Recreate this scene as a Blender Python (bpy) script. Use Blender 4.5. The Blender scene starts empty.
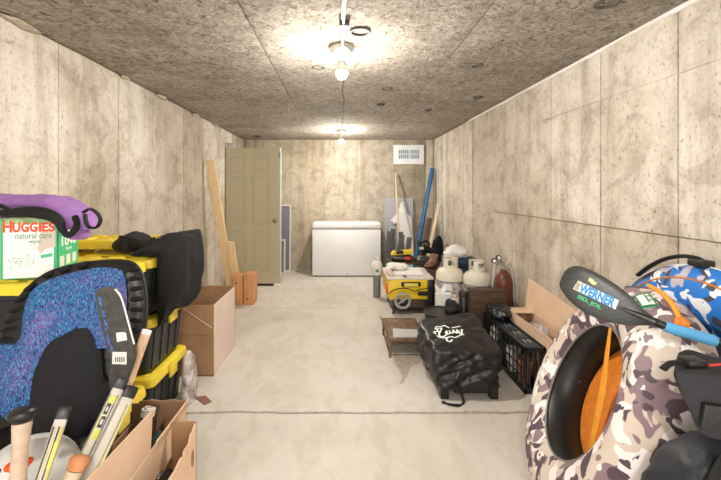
import bpy, bmesh, math, random
from mathutils import Vector, Matrix, noise
R = math.radians
random.seed(7)
scene = bpy.context.scene
COL = scene.collection

# ---------------------------------------------------------------- camera, world, exposure
F = 370.0                      # focal length in pixels of the 721 x 480 frame
EYE = Vector((0, 0, 1.42))
cam_data = bpy.data.cameras.new('camera')
cam_data.sensor_width = 36.0
cam_data.lens = F / 721 * 36
cam_data.shift_x = (360.5 - 341) / 721
cam_data.shift_y = -(240 - 190) / 721
cam_data.clip_start = 0.02
cam = bpy.data.objects.new('camera', cam_data)
cam.location = EYE
cam.rotation_euler = (R(90), 0, 0)
COL.objects.link(cam)
scene.camera = cam

world = bpy.data.worlds.new('world')
scene.world = world
world.use_nodes = True
wb = world.node_tree.nodes['Background']
wb.inputs[0].default_value = (1.0, 0.975, 0.945, 1)
wb.inputs[1].default_value = 1.9
BULB = 1300.0
vs = scene.view_settings
vs.view_transform = 'Standard'
vs.look = 'None'
vs.gamma = 1.0
vs.use_curve_mapping = False
vs.exposure = 0.74

XL, XR, YB, ZC = -1.71, 1.64, 6.57, 2.31
YO = -1.0                      # shell left open behind the camera to let world fill light in


def at(u, v, Y):
    return Vector(((u - 341) / F * Y, Y, 1.42 - (v - 190) / F * Y))


# ---------------------------------------------------------------- materials
MATS = {}


class NT:
    def __init__(s, name, rough=.6, metal=0.0, spec=.4):
        s.m = bpy.data.materials.new(name)
        s.m.use_nodes = True
        s.t = s.m.node_tree
        s.b = s.t.nodes['Principled BSDF']
        s.b.inputs['Roughness'].default_value = rough
        s.b.inputs['Metallic'].default_value = metal
        s.b.inputs['Specular IOR Level'].default_value = spec
        s._co = None

    def n(s, typ, **kw):
        nd = s.t.nodes.new(typ)
        for k, v in kw.items():
            setattr(nd, k, v)
        return nd

    def link(s, a, b):
        s.t.links.new(a, b)

    def co(s, scale=(1, 1, 1), loc=(0, 0, 0), rot=(0, 0, 0)):
        tc = s.n('ShaderNodeTexCoord')
        mp = s.n('ShaderNodeMapping')
        mp.inputs['Scale'].default_value = scale
        mp.inputs['Location'].default_value = loc
        mp.inputs['Rotation'].default_value = rot
        s.link(tc.outputs['Object'], mp.inputs['Vector'])
        return mp.outputs[0]

    def noise(s, scale, detail=4, rough=.55, co=None, dist=0.0):
        nd = s.n('ShaderNodeTexNoise')
        nd.inputs['Scale'].default_value = scale
        nd.inputs['Detail'].default_value = detail
        nd.inputs['Roughness'].default_value = rough
        nd.inputs['Distortion'].default_value = dist
        s.link(co if co is not None else s.co(), nd.inputs['Vector'])
        return nd.outputs['Fac']

    def voro(s, scale, co=None, feature='F1'):
        nd = s.n('ShaderNodeTexVoronoi', feature=feature)
        nd.inputs['Scale'].default_value = scale
        s.link(co if co is not None else s.co(), nd.inputs['Vector'])
        return nd

    def ramp(s, fac, stops, interp='LINEAR'):
        nd = s.n('ShaderNodeValToRGB')
        cr = nd.color_ramp
        cr.interpolation = interp
        while len(cr.elements) < len(stops):
            cr.elements.new(.5)
        for e, (p, c) in zip(cr.elements, stops):
            e.position = p
            e.color = (c[0], c[1], c[2], 1) if hasattr(c, '__len__') else (c, c, c, 1)
        s.link(fac, nd.inputs[0])
        return nd.outputs[0]

    def mix(s, fac, a, b, mode='MIX'):
        nd = s.n('ShaderNodeMix', data_type='RGBA', blend_type=mode)
        for sock, v in ((nd.inputs[0], fac), (nd.inputs[6], a), (nd.inputs[7], b)):
            if isinstance(v, (int, float)):
                sock.default_value = v if sock is nd.inputs[0] or sock == nd.inputs[0] else (v, v, v, 1)
            elif isinstance(v, tuple):
                sock.default_value = (v[0], v[1], v[2], 1)
            else:
                s.link(v, sock)
        return nd.outputs[2]

    def color(s, c):
        if isinstance(c, tuple):
            s.b.inputs['Base Color'].default_value = (c[0], c[1], c[2], 1)
        else:
            s.link(c, s.b.inputs['Base Color'])
        return s

    def bump(s, h, strength=.3, dist=.01):
        nd = s.n('ShaderNodeBump')
        nd.inputs['Strength'].default_value = strength
        nd.inputs['Distance'].default_value = dist
        s.link(h, nd.inputs['Height'])
        s.link(nd.outputs[0], s.b.inputs['Normal'])
        return s

    def rnd(s):
        return s.n('ShaderNodeObjectInfo').outputs['Random']


def mat_plain(name, c, rough=.5, metal=0.0, vary=.12, scale=20, bump=.0, spec=.4):
    t = NT(name, rough, metal, spec)
    n = t.noise(scale, 4)
    lo = tuple(x * (1 - vary) for x in c)
    hi = tuple(min(1, x * (1 + vary)) for x in c)
    t.color(t.ramp(n, [(.3, lo), (.7, hi)]))
    if bump:
        t.bump(t.noise(scale * 3, 5), bump, .004)
    MATS[name] = t.m
    return t.m


def mat_concrete_wall(name, horiz='Y', dark=1.0):
    t = NT(name, .85, 0, .25)
    base = t.ramp(t.noise(1.3, 7, .62), [(.30, (.52, .465, .385)), (.5, (.655, .605, .525)), (.70, (.74, .70, .635))])
    sx = (3.2, 1, .30) if horiz == 'X' else (1, 3.2, .30)
    streak = t.noise(2.0, 7, .66, t.co(sx))
    base = t.mix(.46, base, t.ramp(streak, [(.36, (.52, .47, .41)), (.48, (.95, .93, .9)), (.62, (1.06, 1.06, 1.06))]), 'MULTIPLY')
    # every form panel came out of its own form: panels differ in tone
    base = t.mix(.85, base, t.ramp(t.rnd(), [(0, (.68, .63, .55)), (.35, (.88, .85, .80)), (.7, (1.0, 1.0, .99)), (1, (1.07, 1.07, 1.08))]), 'MULTIPLY')
    blotch = t.ramp(t.noise(5, 9, .75, dist=.5), [(.40, (.58, .53, .47)), (.49, (.93, .91, .89)), (.62, (1.08, 1.08, 1.08))])
    base = t.mix(.62, base, blotch, 'MULTIPLY')
    v = t.voro(17, t.co((1, 1, .8)))
    pit = t.ramp(v.outputs['Distance'], [(.05, (.30, .26, .2)), (.13, (1, 1, 1))])
    msk = t.ramp(t.noise(2.2, 3), [(.46, 0), (.58, 1)])
    base = t.mix(t.mix(1.0, msk, .75, 'MULTIPLY'), base, t.mix(1.0, base, pit, 'MULTIPLY'))
    spots = t.ramp(t.noise(62, 5, .7, t.co((1, 1, .55))), [(.34, (.48, .42, .35)), (.44, (1, 1, 1)), (.62, (1, 1, 1)), (.72, (1.12, 1.12, 1.12))])
    base = t.mix(.75, base, spots, 'MULTIPLY')
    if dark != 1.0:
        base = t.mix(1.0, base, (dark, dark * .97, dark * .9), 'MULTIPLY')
    t.color(base)
    t.bump(t.mix(.4, t.noise(30, 8, .65), t.noise(6, 5)), .35, .012)
    MATS[name] = t.m


def build_materials():
    mat_concrete_wall('wall_y', 'Y')
    mat_concrete_wall('wall_x', 'X', .88)
    mat_concrete_wall('wall_x_brown', 'X', .68)
    mat_concrete_wall('wall_x_dimmed', 'X', .80)  # panel behind the bulb: colour darkened to offset its glare
    # ceiling: coarse sprayed fibre
    t = NT('ceiling', .95, 0, .15)
    n1 = t.noise(27, 9, .74, t.co((1.0, 1.0, 1)), 1.4)
    n2 = t.noise(1.3, 5, .6)
    c = t.ramp(n1, [(.36, (.15, .125, .10)), (.46, (.42, .375, .32)), (.58, (.64, .59, .52)), (.75, (.78, .74, .68))])
    c = t.mix(.7, c, t.ramp(n2, [(.3, (.60, .55, .50)), (.6, (1, .98, .95))]), 'MULTIPLY')
    c = t.mix(.4, c, t.ramp(t.noise(6, 4, .6), [(.35, (.6, .57, .52)), (.55, (1, 1, 1))]), 'MULTIPLY')
    t.color(c)
    t.bump(n1, 1.0, .03)
    MATS['ceiling'] = t.m
    # floor
    t = NT('floor', .62, 0, .35)
    n1 = t.noise(1.1, 6, .6, None, .5)
    c = t.ramp(n1, [(.30, (.52, .47, .41)), (.5, (.60, .555, .495)), (.70, (.65, .61, .555))])
    sc = t.ramp(t.noise(7, 8, .7, t.co((1, .5, 1)), .6), [(.38, (.86, .82, .77)), (.50, (1, 1, 1)), (.72, (1.05, 1.05, 1.05))])
    c = t.mix(.6, c, sc, 'MULTIPLY')
    c = t.mix(.5, c, t.ramp(t.noise(60, 3), [(.27, (.6, .54, .46)), (.36, (1, 1, 1))]), 'MULTIPLY')
    t.color(c)
    t.bump(t.noise(22, 7, .6), .18, .008)
    MATS['floor'] = t.m
    # cardboard
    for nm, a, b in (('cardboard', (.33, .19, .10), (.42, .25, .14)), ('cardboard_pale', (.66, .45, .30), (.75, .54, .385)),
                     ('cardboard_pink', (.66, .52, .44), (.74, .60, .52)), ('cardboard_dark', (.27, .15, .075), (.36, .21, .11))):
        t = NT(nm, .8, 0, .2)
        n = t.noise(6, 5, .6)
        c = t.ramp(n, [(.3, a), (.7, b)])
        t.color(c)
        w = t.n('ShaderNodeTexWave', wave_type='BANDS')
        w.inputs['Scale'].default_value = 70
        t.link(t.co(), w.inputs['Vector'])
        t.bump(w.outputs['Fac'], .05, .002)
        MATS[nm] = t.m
    # wood
    for nm, a, b, sc in (('pine', (.72, .50, .26), (.84, .64, .38), (14, 14, 1.2)), ('cedar', (.52, .24, .09), (.66, .34, .15), (16, 16, 1.2)),
                         ('old_wood', (.042, .024, .015), (.105, .063, .037), (2, 14, 14)), ('ash_wood', (.50, .31, .18), (.66, .45, .29), (18, 18, 2)),
                         ('grey_wood', (.55, .42, .28), (.68, .55, .40), (14, 14, 1.2)), ('bat_wood', (.40, .15, .05), (.52, .23, .10), (10, 10, 2))):
        t = NT(nm, .55, 0, .35)
        n = t.noise(3, 6, .6, t.co(sc), .8)
        t.color(t.ramp(n, [(.3, a), (.5, tuple((x + y) / 2 for x, y in zip(a, b))), (.7, b)]))
        t.bump(n, .15, .003)
        MATS[nm] = t.m
    # camo fabrics
    def camo(nm, base, layers, scale, off):
        t = NT(nm, .55, 0, .35)
        c = base
        for i, (col, lo, sc) in enumerate(layers):
            f = t.ramp(t.noise(scale * sc, 1.6, .5, t.co((1, 1, 1), (off + 7.3 * i, 3.1 * i, 5.7 * i)), .9), [(lo, 0), (lo + .006, 1)])
            c = t.mix(f, c, col)
        w = t.noise(400, 2)
        t.color(c)
        t.bump(t.mix(.5, w, t.noise(9, 3)), .12, .006)
        MATS[nm] = t.m
    camo('camo_mauve', (.64, .55, .47), [((.27, .185, .21), .51, 1.0), ((.84, .80, .79), .575, 1.2), ((.10, .065, .085), .565, 1.35)], 8.6, 2.0)
    camo('camo_blue', (.02, .19, .62), [((.06, .06, .075), .55, 1.0), ((.84, .85, .88), .585, 1.2), ((.50, .46, .50), .63, 1.1)], 9.5, 9.0)
    # speckled blue and purple seat fabric
    t = NT('speckle_fabric', .8, 0, .2)
    big = t.noise(5, 3)
    c = t.ramp(big, [(.35, (.02, .13, .32)), (.5, (.04, .105, .30)), (.68, (.17, .13, .36))])
    sp = t.noise(150, 3, .6, t.co((1, 1, .55), (0, 0, 0), (0, .6, 0)))
    c = t.mix(t.ramp(sp, [(.52, 0), (.70, 1)]), c, (.11, .44, .58))
    c = t.mix(t.ramp(t.noise(140, 2, .6, t.co((1, 1, .6), (5, 0, 0))), [(.56, 0), (.66, 1)]), c, (.21, .11, .34))
    c = t.mix(t.ramp(t.noise(150, 2, .6, t.co((1, 1, .6), (9, 4, 0))), [(.36, 1), (.46, 0)]), c, (.012, .03, .12))
    t.color(c)
    t.bump(sp, .4, .004)
    MATS['speckle_fabric'] = t.m
    # carbon weave of the paddle blade
    t = NT('carbon', .35, 0, .5)
    ch = t.n('ShaderNodeTexChecker')
    ch.inputs['Scale'].default_value = 150
    ch.inputs['Color1'].default_value = (.012, .013, .010, 1)
    ch.inputs['Color2'].default_value = (.032, .034, .027, 1)
    t.link(t.co(), ch.inputs['Vector'])
    c = t.mix(t.ramp(t.noise(16, 6, .7, t.co((1, 4, 4))), [(.62, 0), (.78, .35)]), ch.outputs[0], (.22, .23, .19))
    t.color(c)
    MATS['carbon'] = t.m
    # rusty metal
    t = NT('rust', .6, .3, .4)
    n = t.noise(14, 8, .65)
    t.color(t.ramp(n, [(.3, (.06, .035, .022)), (.5, (.17, .10, .06)), (.62, (.25, .15, .09)), (.72, (.40, .40, .42))]))
    t.bump(n, .25, .005)
    MATS['rust'] = t.m
    # perforated / dotted grey foam board
    t = NT('dotted_board', .7, 0, .3)
    v = t.voro(34, t.co((1, 0.01, 1)))
    v.inputs['Randomness'].default_value = 0.0
    t.color(t.ramp(v.outputs['Distance'], [(.22, (.20, .20, .23)), (.34, (.47, .46, .49))]))
    MATS['dotted_board'] = t.m
    # insect screen
    t = NT('insect_screen', .8, 0, .2)
    ch = t.n('ShaderNodeTexChecker')
    ch.inputs['Scale'].default_value = 160
    ch.inputs['Color1'].default_value = (.16, .16, .165, 1)
    ch.inputs['Color2'].default_value = (.25, .25, .26, 1)
    t.link(t.co(), ch.inputs['Vector'])
    t.color(ch.outputs[0])
    MATS['insect_screen'] = t.m
    # bulb
    t = NT('bulb_glow', .4)
    t.color((1, 1, 1))
    t.b.inputs['Emission Color'].default_value = (1.0, .95, .88, 1)
    t.b.inputs['Emission Strength'].default_value = BULB
    MATS['bulb_glow'] = t.m
    # clear-ish plastic wrap
    t = NT('clear_plastic', .25, 0, .6)
    t.color(t.ramp(t.noise(18, 5, .6), [(.36, (.30, .21, .18)), (.5, (.58, .50, .48)), (.64, (.78, .74, .73))]))
    t.b.inputs['Alpha'].default_value = .8
    t.bump(t.noise(22, 5, .6), .8, .02)
    MATS['clear_plastic'] = t.m
    # daylight behind the vent
    t = NT('daylight', .5)
    t.color((.42, .52, .56))
    t.b.inputs['Emission Color'].default_value = (.75, .93, 1, 1)
    t.b.inputs['Emission Strength'].default_value = .08
    MATS['daylight'] = t.m
    # dotted pack picture on the wipes box
    t = NT('pack_dots', .6)
    v = t.voro(110)
    t.color(t.mix(t.ramp(v.outputs['Distance'], [(.28, 1), (.34, 0)]), (.86, .84, .78), t.ramp(v.outputs['Color'], [(.3, (.10, .32, .17)), (.6, (.70, .52, .30)), (.8, (.25, .5, .5))])))
    MATS['pack_dots'] = t.m
    P = mat_plain
    P('black_plastic', (.009, .009, .010), .38, spec=.5)
    P('tote_grey', (.024, .027, .031), .42, bump=.05)
    P('yellow_plastic', (.86, .66, .05), .35, vary=.06)
    P('yellow_pale', (.80, .66, .14), .45, vary=.1)
    P('black_fabric', (.006, .006, .007), .9, scale=60, bump=.3)
    P('black_lining', (.012, .012, .014), .85, scale=50, bump=.3)
    P('black_strap', (.006, .006, .006), .75, scale=80, bump=.2)
    P('charcoal_fabric', (.022, .022, .025), .85, scale=60, bump=.35)
    P('black_nylon', (.010, .0105, .0105), .36, scale=30, bump=.3, spec=.5)
    P('navy_nylon', (.018, .021, .028), .5, scale=40, bump=.35)
    P('black_film', (.012, .012, .013), .2, scale=25, bump=.5, spec=.6)
    P('black_rubber', (.012, .012, .0115), .40, scale=10, bump=.1)
    P('orange_fabric', (.72, .22, .02), .6, scale=30, bump=.15)
    P('orange_strap', (.85, .36, .03), .55)
    P('purple_fabric', (.33, .16, .44), .8, scale=30, bump=.3)
    P('purple_dark', (.12, .05, .16), .85, scale=30, bump=.3)
    P('tan_skin_fabric', (.42, .30, .22), .8)
    P('white_print', (.86, .85, .82), .55, vary=.03)
    P('green_print', (.06, .50, .22), .5, vary=.05)
    P('green_dark_print', (.015, .24, .11), .5, vary=.05)
    P('green_soft_print', (.10, .30, .17), .55, vary=.05)
    P('leaf_print', (.38, .56, .26), .55, vary=.4, scale=40)
    P('beige_print', (.62, .52, .43), .6, vary=.05)
    P('red_print', (.80, .085, .01), .5, vary=.04)
    P('grey_print', (.45, .45, .44), .6, vary=.04)
    P('blue_print', (.02, .30, .68), .4, vary=.1)
    P('pale_yellow_print', (.82, .80, .30), .5)
    P('door_paint', (.47, .42, .285), .5, vary=.03, scale=3, bump=.02)
    P('brass', (.26, .19, .12), .35, .85)
    P('steel', (.50, .48, .45), .38, .8)
    P('dark_steel', (.10, .10, .10), .45, .6)
    P('white_enamel', (.78, .78, .78), .35, vary=.02, scale=2, spec=.5)
    P('white_plastic', (.70, .69, .66), .4, vary=.04)
    P('cream_enamel', (.72, .68, .55), .4, vary=.05, scale=6)
    P('cream_tape', (.50, .37, .27), .7, scale=50, bump=.25)
    P('aluminium', (.62, .62, .62), .4, .7)
    P('blue_board', (.015, .13, .30), .5, vary=.2)
    P('blue_grip', (.10, .40, .72), .5, vary=.06)
    P('navy_plastic', (.015, .045, .10), .5)
    P('crate_lid', (.035, .048, .062), .35, vary=.2)
    P('tub_blue', (.12, .20, .29), .4, vary=.2)
    P('brown_cylinder', (.13, .035, .024), .35, vary=.25)
    P('brown_leather', (.24, .12, .08), .6, vary=.2)
    P('yellow_tool', (.78, .55, .02), .42, vary=.08)
    P('grey_metal', (.22, .225, .23), .5, .4)
    P('wheel_grey', (.36, .35, .32), .5, .2)
    P('paper', (.78, .76, .73), .75, vary=.06, scale=8, bump=.1)
    P('dusty_top', (.66, .61, .54), .7, vary=.12, scale=14)
    P('pink_dust', (.58, .44, .38), .8, vary=.12)
    P('foam_white', (.78, .80, .80), .8, vary=.05)
    P('porcelain', (.85, .84, .80), .3, vary=.02)
    P('sealant', (.10, .09, .08), .8, vary=.2)
    P('crack_fill', (.16, .13, .10), .95, vary=.3, scale=40)
    P('crack_soft', (.36, .32, .27), .95, vary=.25, scale=30)
    P('stain', (.40, .33, .26), .7, vary=.15)
    P('green_cloth', (.012, .045, .035), .85, bump=.3)
    P('stick_white', (.52, .48, .42), .4, vary=.06)
    P('stick_yellow', (.56, .56, .07), .4)
    P('stick_gold', (.48, .38, .08), .4)
    P('grey_composite', (.050, .048, .043), .55, vary=.4, scale=40)
    P('label_white', (.72, .70, .67), .6, vary=.04)
    P('red_trim', (.42, .03, .025), .6)
    P('terracotta', (.38, .17, .10), .7)
    P('glass_block', (.55, .70, .74), .2)


build_materials()
M = MATS


# ---------------------------------------------------------------- mesh helpers
def bx(bm, lo, hi, bev=0.0, mx=None, seg=2):
    c = [(lo[i] + hi[i]) / 2 for i in range(3)]
    s = [abs(hi[i] - lo[i]) for i in range(3)]
    g = bmesh.ops.create_cube(bm, size=1.0, matrix=Matrix.Translation(c) @ Matrix.Diagonal((s[0], s[1], s[2], 1)))
    vs_ = g['verts']
    if bev:
        es = list({e for v in vs_ for e in v.link_edges})
        r = bmesh.ops.bevel(bm, geom=es, offset=min(bev, min(s) * .45), segments=seg, profile=.5, affect='EDGES')
        vs_ = list(set(r['verts']) | {v for v in vs_ if v.is_valid})
    if mx is not None:
        bmesh.ops.transform(bm, matrix=mx, verts=vs_)
    return vs_


def frame_of(d):
    d = d.normalized()
    a = Vector((0, 0, 1)) if abs(d.z) < .9 else Vector((1, 0, 0))
    x = d.cross(a).normalized()
    return x, d.cross(x).normalized()


def tube(bm, pts, r, n=8, cap=True, flat=None, up=None):
    """tube along pts; r number or list; flat=(a,b) scales the section"""
    pts = [Vector(p) for p in pts]
    rings = []
    px = None
    for i, p in enumerate(pts):
        d = (pts[min(i + 1, len(pts) - 1)] - pts[max(i - 1, 0)])
        if up is not None:
            x = d.cross(Vector(up)).normalized()
            y = d.normalized().cross(x)
        elif px is None:
            x, y = frame_of(d)
        else:
            dn = d.normalized()
            x = (px - dn * px.dot(dn)).normalized()
            y = dn.cross(x)
        px = x
        rr = r[i] if hasattr(r, '__len__') else r
        fa, fb = flat if flat else (1, 1)
        rings.append([bm.verts.new(p + x * math.cos(2 * math.pi * k / n) * rr * fa + y * math.sin(2 * math.pi * k / n) * rr * fb) for k in range(n)])
    skin(bm, rings, cap)
    return rings


def skin(bm, rings, cap=True, closed=True):
    for a, b in zip(rings, rings[1:]):
        n = len(a)
        for k in range(n if closed else n - 1):
            try:
                bm.faces.new((a[k], a[(k + 1) % n], b[(k + 1) % n], b[k]))
            except ValueError:
                pass
    if cap:
        bm.faces.new(rings[0][::-1])
        bm.faces.new(rings[-1])


def lathe(bm, prof, n=24, mx=None, cap=True):
    rings = []
    mx = mx or Matrix.Identity(4)
    for r, z in prof:
        r = max(r, 1e-4)
        rings.append([bm.verts.new(mx @ Vector((r * math.cos(2 * math.pi * k / n), r * math.sin(2 * math.pi * k / n), z))) for k in range(n)])
    skin(bm, rings, cap)


def ext(bm, poly, depth, mx=None, bev=0):
    """extrude a 2D polygon (local xy) along local z by depth"""
    mx = mx or Matrix.Identity(4)
    a = [bm.verts.new(mx @ Vector((x, y, 0))) for x, y in poly]
    b = [bm.verts.new(mx @ Vector((x, y, depth))) for x, y in poly]
    fs = [bm.faces.new(a[::-1]), bm.faces.new(b)]
    n = len(a)
    for k in range(n):
        fs.append(bm.faces.new((a[k], a[(k + 1) % n], b[(k + 1) % n], b[k])))
    if bev:
        es = list(fs[1].edges) + list(fs[0].edges)
        bmesh.ops.bevel(bm, geom=es, offset=bev, segments=2, profile=.5, affect='EDGES')


def quad_slab(bm, p, th):
    """a sheet through four world corners, of thickness th"""
    p = [Vector(q) for q in p]
    nrm = (p[1] - p[0]).cross(p[3] - p[0]).normalized() * th
    a = [bm.verts.new(q) for q in p]
    b = [bm.verts.new(q + nrm) for q in p]
    bm.faces.new(a[::-1])
    bm.faces.new(b)
    n = len(p)
    for k in range(n):
        bm.faces.new((a[k], a[(k + 1) % n], b[(k + 1) % n], b[k]))


def smooth_loop(pts, k=4):
    out = []
    n = len(pts)
    for i in range(n):
        p0, p1, p2, p3 = (Vector(pts[(i + j - 1) % n]) for j in range(4))
        for s in range(k):
            t = s / k
            out.append(.5 * ((2 * p1) + (p2 - p0) * t + (2 * p0 - 5 * p1 + 4 * p2 - p3) * t * t + (3 * p1 - p0 - 3 * p2 + p3) * t ** 3))
    return out


def smooth_path(pts, k=5):
    pts = [Vector(p) for p in pts]
    out = []
    for i in range(len(pts) - 1):
        p0 = pts[max(i - 1, 0)]; p1 = pts[i]; p2 = pts[i + 1]; p3 = pts[min(i + 2, len(pts) - 1)]
        for s in range(k):
            t = s / k
            out.append(.5 * ((2 * p1) + (p2 - p0) * t + (2 * p0 - 5 * p1 + 4 * p2 - p3) * t * t + (3 * p1 - p0 - 3 * p2 + p3) * t ** 3))
    out.append(pts[-1])
    return out


def puff(bm, outline, centre, nrm, front, back, rings=8, wob=0.0, freq=8.0, quilt=0.0, qn=0, power=2.2, seed=0.0):
    """cushion between a closed 3D outline and its centre, bulging front / back along nrm"""
    nrm = Vector(nrm).normalized()
    c = Vector(centre)
    n = len(outline)
    def side(h, sgn):
        rs = []
        for j in range(1, rings + 1):
            s = j / rings
            ring = []
            for k, p in enumerate(outline):
                q = c + (Vector(p) - c) * s
                hh = h * (max(0, 1 - s ** power)) ** .5
                hh += wob * noise.noise(q * freq + Vector((seed, sgn * 3, 0))) * min(1, (1 - s) * 4)
                if quilt:
                    hh += quilt * abs(math.sin(qn * math.pi * k / n)) * (1 if .45 < s < .98 else 0)
                ring.append(q + nrm * sgn * hh)
            rs.append(ring)
        cc = c + nrm * sgn * (h + wob * noise.noise(c * freq))
        return cc, rs
    border = [bm.verts.new(p) for p in outline]
    for h, sgn in ((front, 1), (back, -1)):
        cc, rs = side(h, sgn)
        vr = [[bm.verts.new(q) for q in ring] for ring in rs[:-1]] + [border]
        cv = bm.verts.new(cc)
        for k in range(n):
            f = (cv, vr[0][k], vr[0][(k + 1) % n])
            bm.faces.new(f if sgn > 0 else f[::-1])
        for a, b in zip(vr, vr[1:]):
            for k in range(n):
                f = (a[k], b[k], b[(k + 1) % n], a[(k + 1) % n])
                bm.faces.new(f if sgn > 0 else f[::-1])


def blob(bm, c, rad, wob=.15, freq=6, sub=3, seed=0.0, flat_z=None, power=1.0):
    g = bmesh.ops.create_icosphere(bm, subdivisions=sub, radius=1.0)
    c = Vector(c)
    for v in g['verts']:
        d = v.co.copy()
        if power != 1.0:
            d = Vector([math.copysign(abs(x) ** power, x) for x in d])
        p = Vector((d.x * rad[0], d.y * rad[1], d.z * rad[2]))
        k = 1 + wob * noise.noise((c + p) * freq + Vector((seed, 0, 0))) + wob * .5 * noise.noise((c + p) * freq * 2.7 + Vector((0, seed, 0)))
        v.co = c + p * k
        if flat_z is not None and v.co.z < flat_z:
            v.co.z = flat_z
    return g['verts']


def ring_torus(bm, c, axis, Rr, r, n=48, m=14, arc=None, squash=1.0):
    """torus of major Rr, minor r about axis; arc=(a0,a1) keeps only that part of the minor circle (0 = outward, 90 = along +axis)"""
    ax = Vector(axis).normalized()
    x, y = frame_of(ax)
    c = Vector(c)
    rings = []
    if arc:
        angs = [arc[0] + (arc[1] - arc[0]) * j / m for j in range(m + 1)]
    else:
        angs = [2 * math.pi * j / m for j in range(m)]
    for k in range(n):
        t = 2 * math.pi * k / n
        d = x * math.cos(t) + y * math.sin(t)
        rings.append([bm.verts.new(c + d * (Rr + r * math.cos(a)) + ax * r * squash * math.sin(a)) for a in angs])
    for k in range(n):
        a, b = rings[k], rings[(k + 1) % n]
        for j in range(len(angs) if not arc else len(angs) - 1):
            bm.faces.new((a[j], b[j], b[(j + 1) % len(angs)], a[(j + 1) % len(angs)]))
    return rings


# ---------------------------------------------------------------- object helpers
def NB():
    return bmesh.new()


def obj(name, bm, mat, parent=None, smooth=40, recalc=True):
    if recalc:
        bmesh.ops.recalc_face_normals(bm, faces=bm.faces[:])
    me = bpy.data.meshes.new(name)
    if parent is not None:
        bmesh.ops.transform(bm, matrix=root_matrix(parent).inverted(), verts=bm.verts[:])
    bm.to_mesh(me)
    bm.free()
    me.materials.append(M[mat] if isinstance(mat, str) else mat)
    if smooth:
        me.shade_smooth()
        me.set_sharp_from_angle(angle=R(smooth))
    o = bpy.data.objects.new(name, me)
    COL.objects.link(o)
    if parent is not None:
        o.parent = parent
    return o


def root_matrix(o):
    m = o.matrix_basis.copy()
    p = o.parent
    while p is not None:
        m = p.matrix_basis @ m
        p = p.parent
    return m


def tag(o, label=None, cat=None, group=None, kind=None):
    if label: o['label'] = label
    if cat: o['category'] = cat
    if group: o['group'] = group
    if kind: o['kind'] = kind
    return o


def thing(name, label, cat, loc, rz=0.0, group=None):
    o = bpy.data.objects.new(name, None)
    o.empty_display_size = .05
    COL.objects.link(o)
    o.location = loc
    o.rotation_euler = (0, 0, rz)
    return tag(o, label, cat, group)


def solid(name, bm, mat, label, cat, group=None, base=None, smooth=40):
    """a thing that is one mesh, its origin at its base"""
    zs = [v.co for v in bm.verts]
    if base is None:
        base = Vector((sum(v.x for v in zs) / len(zs), sum(v.y for v in zs) / len(zs), min(v.z for v in zs)))
    bmesh.ops.translate(bm, vec=-Vector(base), verts=bm.verts[:])
    o = obj(name, bm, mat, None, smooth)
    o.location = base
    return tag(o, label, cat, group)


def copy_tree(o, parent=None):
    c = o.copy()
    COL.objects.link(c)
    c.parent = parent
    for ch in list(o.children):
        copy_tree(ch, c)
    return c


def text(name, body, size, mx, mat, parent, extrude=.0006, bold=0.0, shear=0.0, width=None, align='LEFT'):
    cu = bpy.data.curves.new('text', 'FONT')
    cu.body = body
    cu.size = size
    cu.extrude = extrude
    cu.offset = bold
    cu.shear = shear
    cu.align_x = align
    cu.resolution_u = 3
    t = bpy.data.objects.new('text', cu)
    COL.objects.link(t)
    dg = bpy.context.evaluated_depsgraph_get()
    me = bpy.data.meshes.new_from_object(t.evaluated_get(dg))
    bpy.data.objects.remove(t)
    bpy.data.curves.remove(cu)
    bm = bmesh.new()
    bm.from_mesh(me)
    bpy.data.meshes.remove(me)
    if width:
        xs = [v.co.x for v in bm.verts]
        k = width / (max(xs) - min(xs))
        for v in bm.verts:
            v.co.x *= k
    bmesh.ops.transform(bm, matrix=mx, verts=bm.verts[:])
    return obj(name, bm, mat, parent, 0, recalc=False)


def basis(o, x, y):
    """matrix with origin o and local axes x, y (z = x cross y)"""
    x = Vector(x).normalized()
    z = x.cross(Vector(y)).normalized()
    y = z.cross(x)
    m = Matrix.Identity(4)
    for i in range(3):
        m[i][0], m[i][1], m[i][2], m[i][3] = x[i], y[i], z[i], o[i]
    return m


def struct(name, bm, mat, parent=None, label=None, smooth=0):
    o = obj(name, bm, mat, parent, smooth)
    if parent is None:
        o['kind'] = 'structure'
    if label:
        o['label'] = label
    return o


# ---------------------------------------------------------------- the room
def grid_panel(bm, o, ux, uy, w, h, th, nx, ny, amp, bev=.006, seed=0):
    """slab of w x h with an uneven face; normal = ux x uy"""
    ux = Vector(ux); uy = Vector(uy); nz = ux.cross(uy)
    o = Vector(o)
    top = [[None] * (nx + 1) for _ in range(ny + 1)]
    for j in range(ny + 1):
        for i in range(nx + 1):
            x, y = w * i / nx, h * j / ny
            p = o + ux * x + uy * y
            d = th + amp * noise.noise(p * 2.2 + Vector((seed, 0, 0)))
            if i in (0, nx) or j in (0, ny):
                d -= bev
            top[j][i] = bm.verts.new(p + nz * d)
    for j in range(ny):
        for i in range(nx):
            bm.faces.new((top[j][i], top[j][i + 1], top[j + 1][i + 1], top[j + 1][i]))
    border = [top[0][i] for i in range(nx + 1)] + [top[j][nx] for j in range(1, ny + 1)] + [top[ny][i] for i in range(nx - 1, -1, -1)] + [top[j][0] for j in range(ny - 1, 0, -1)]
    low = []
    for v in border:
        q = v.co - o
        low.append(bm.verts.new(o + ux * q.dot(ux) + uy * q.dot(uy)))
    n = len(border)
    for k in range(n):
        bm.faces.new((border[k], low[k], low[(k + 1) % n], border[(k + 1) % n]))


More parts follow.
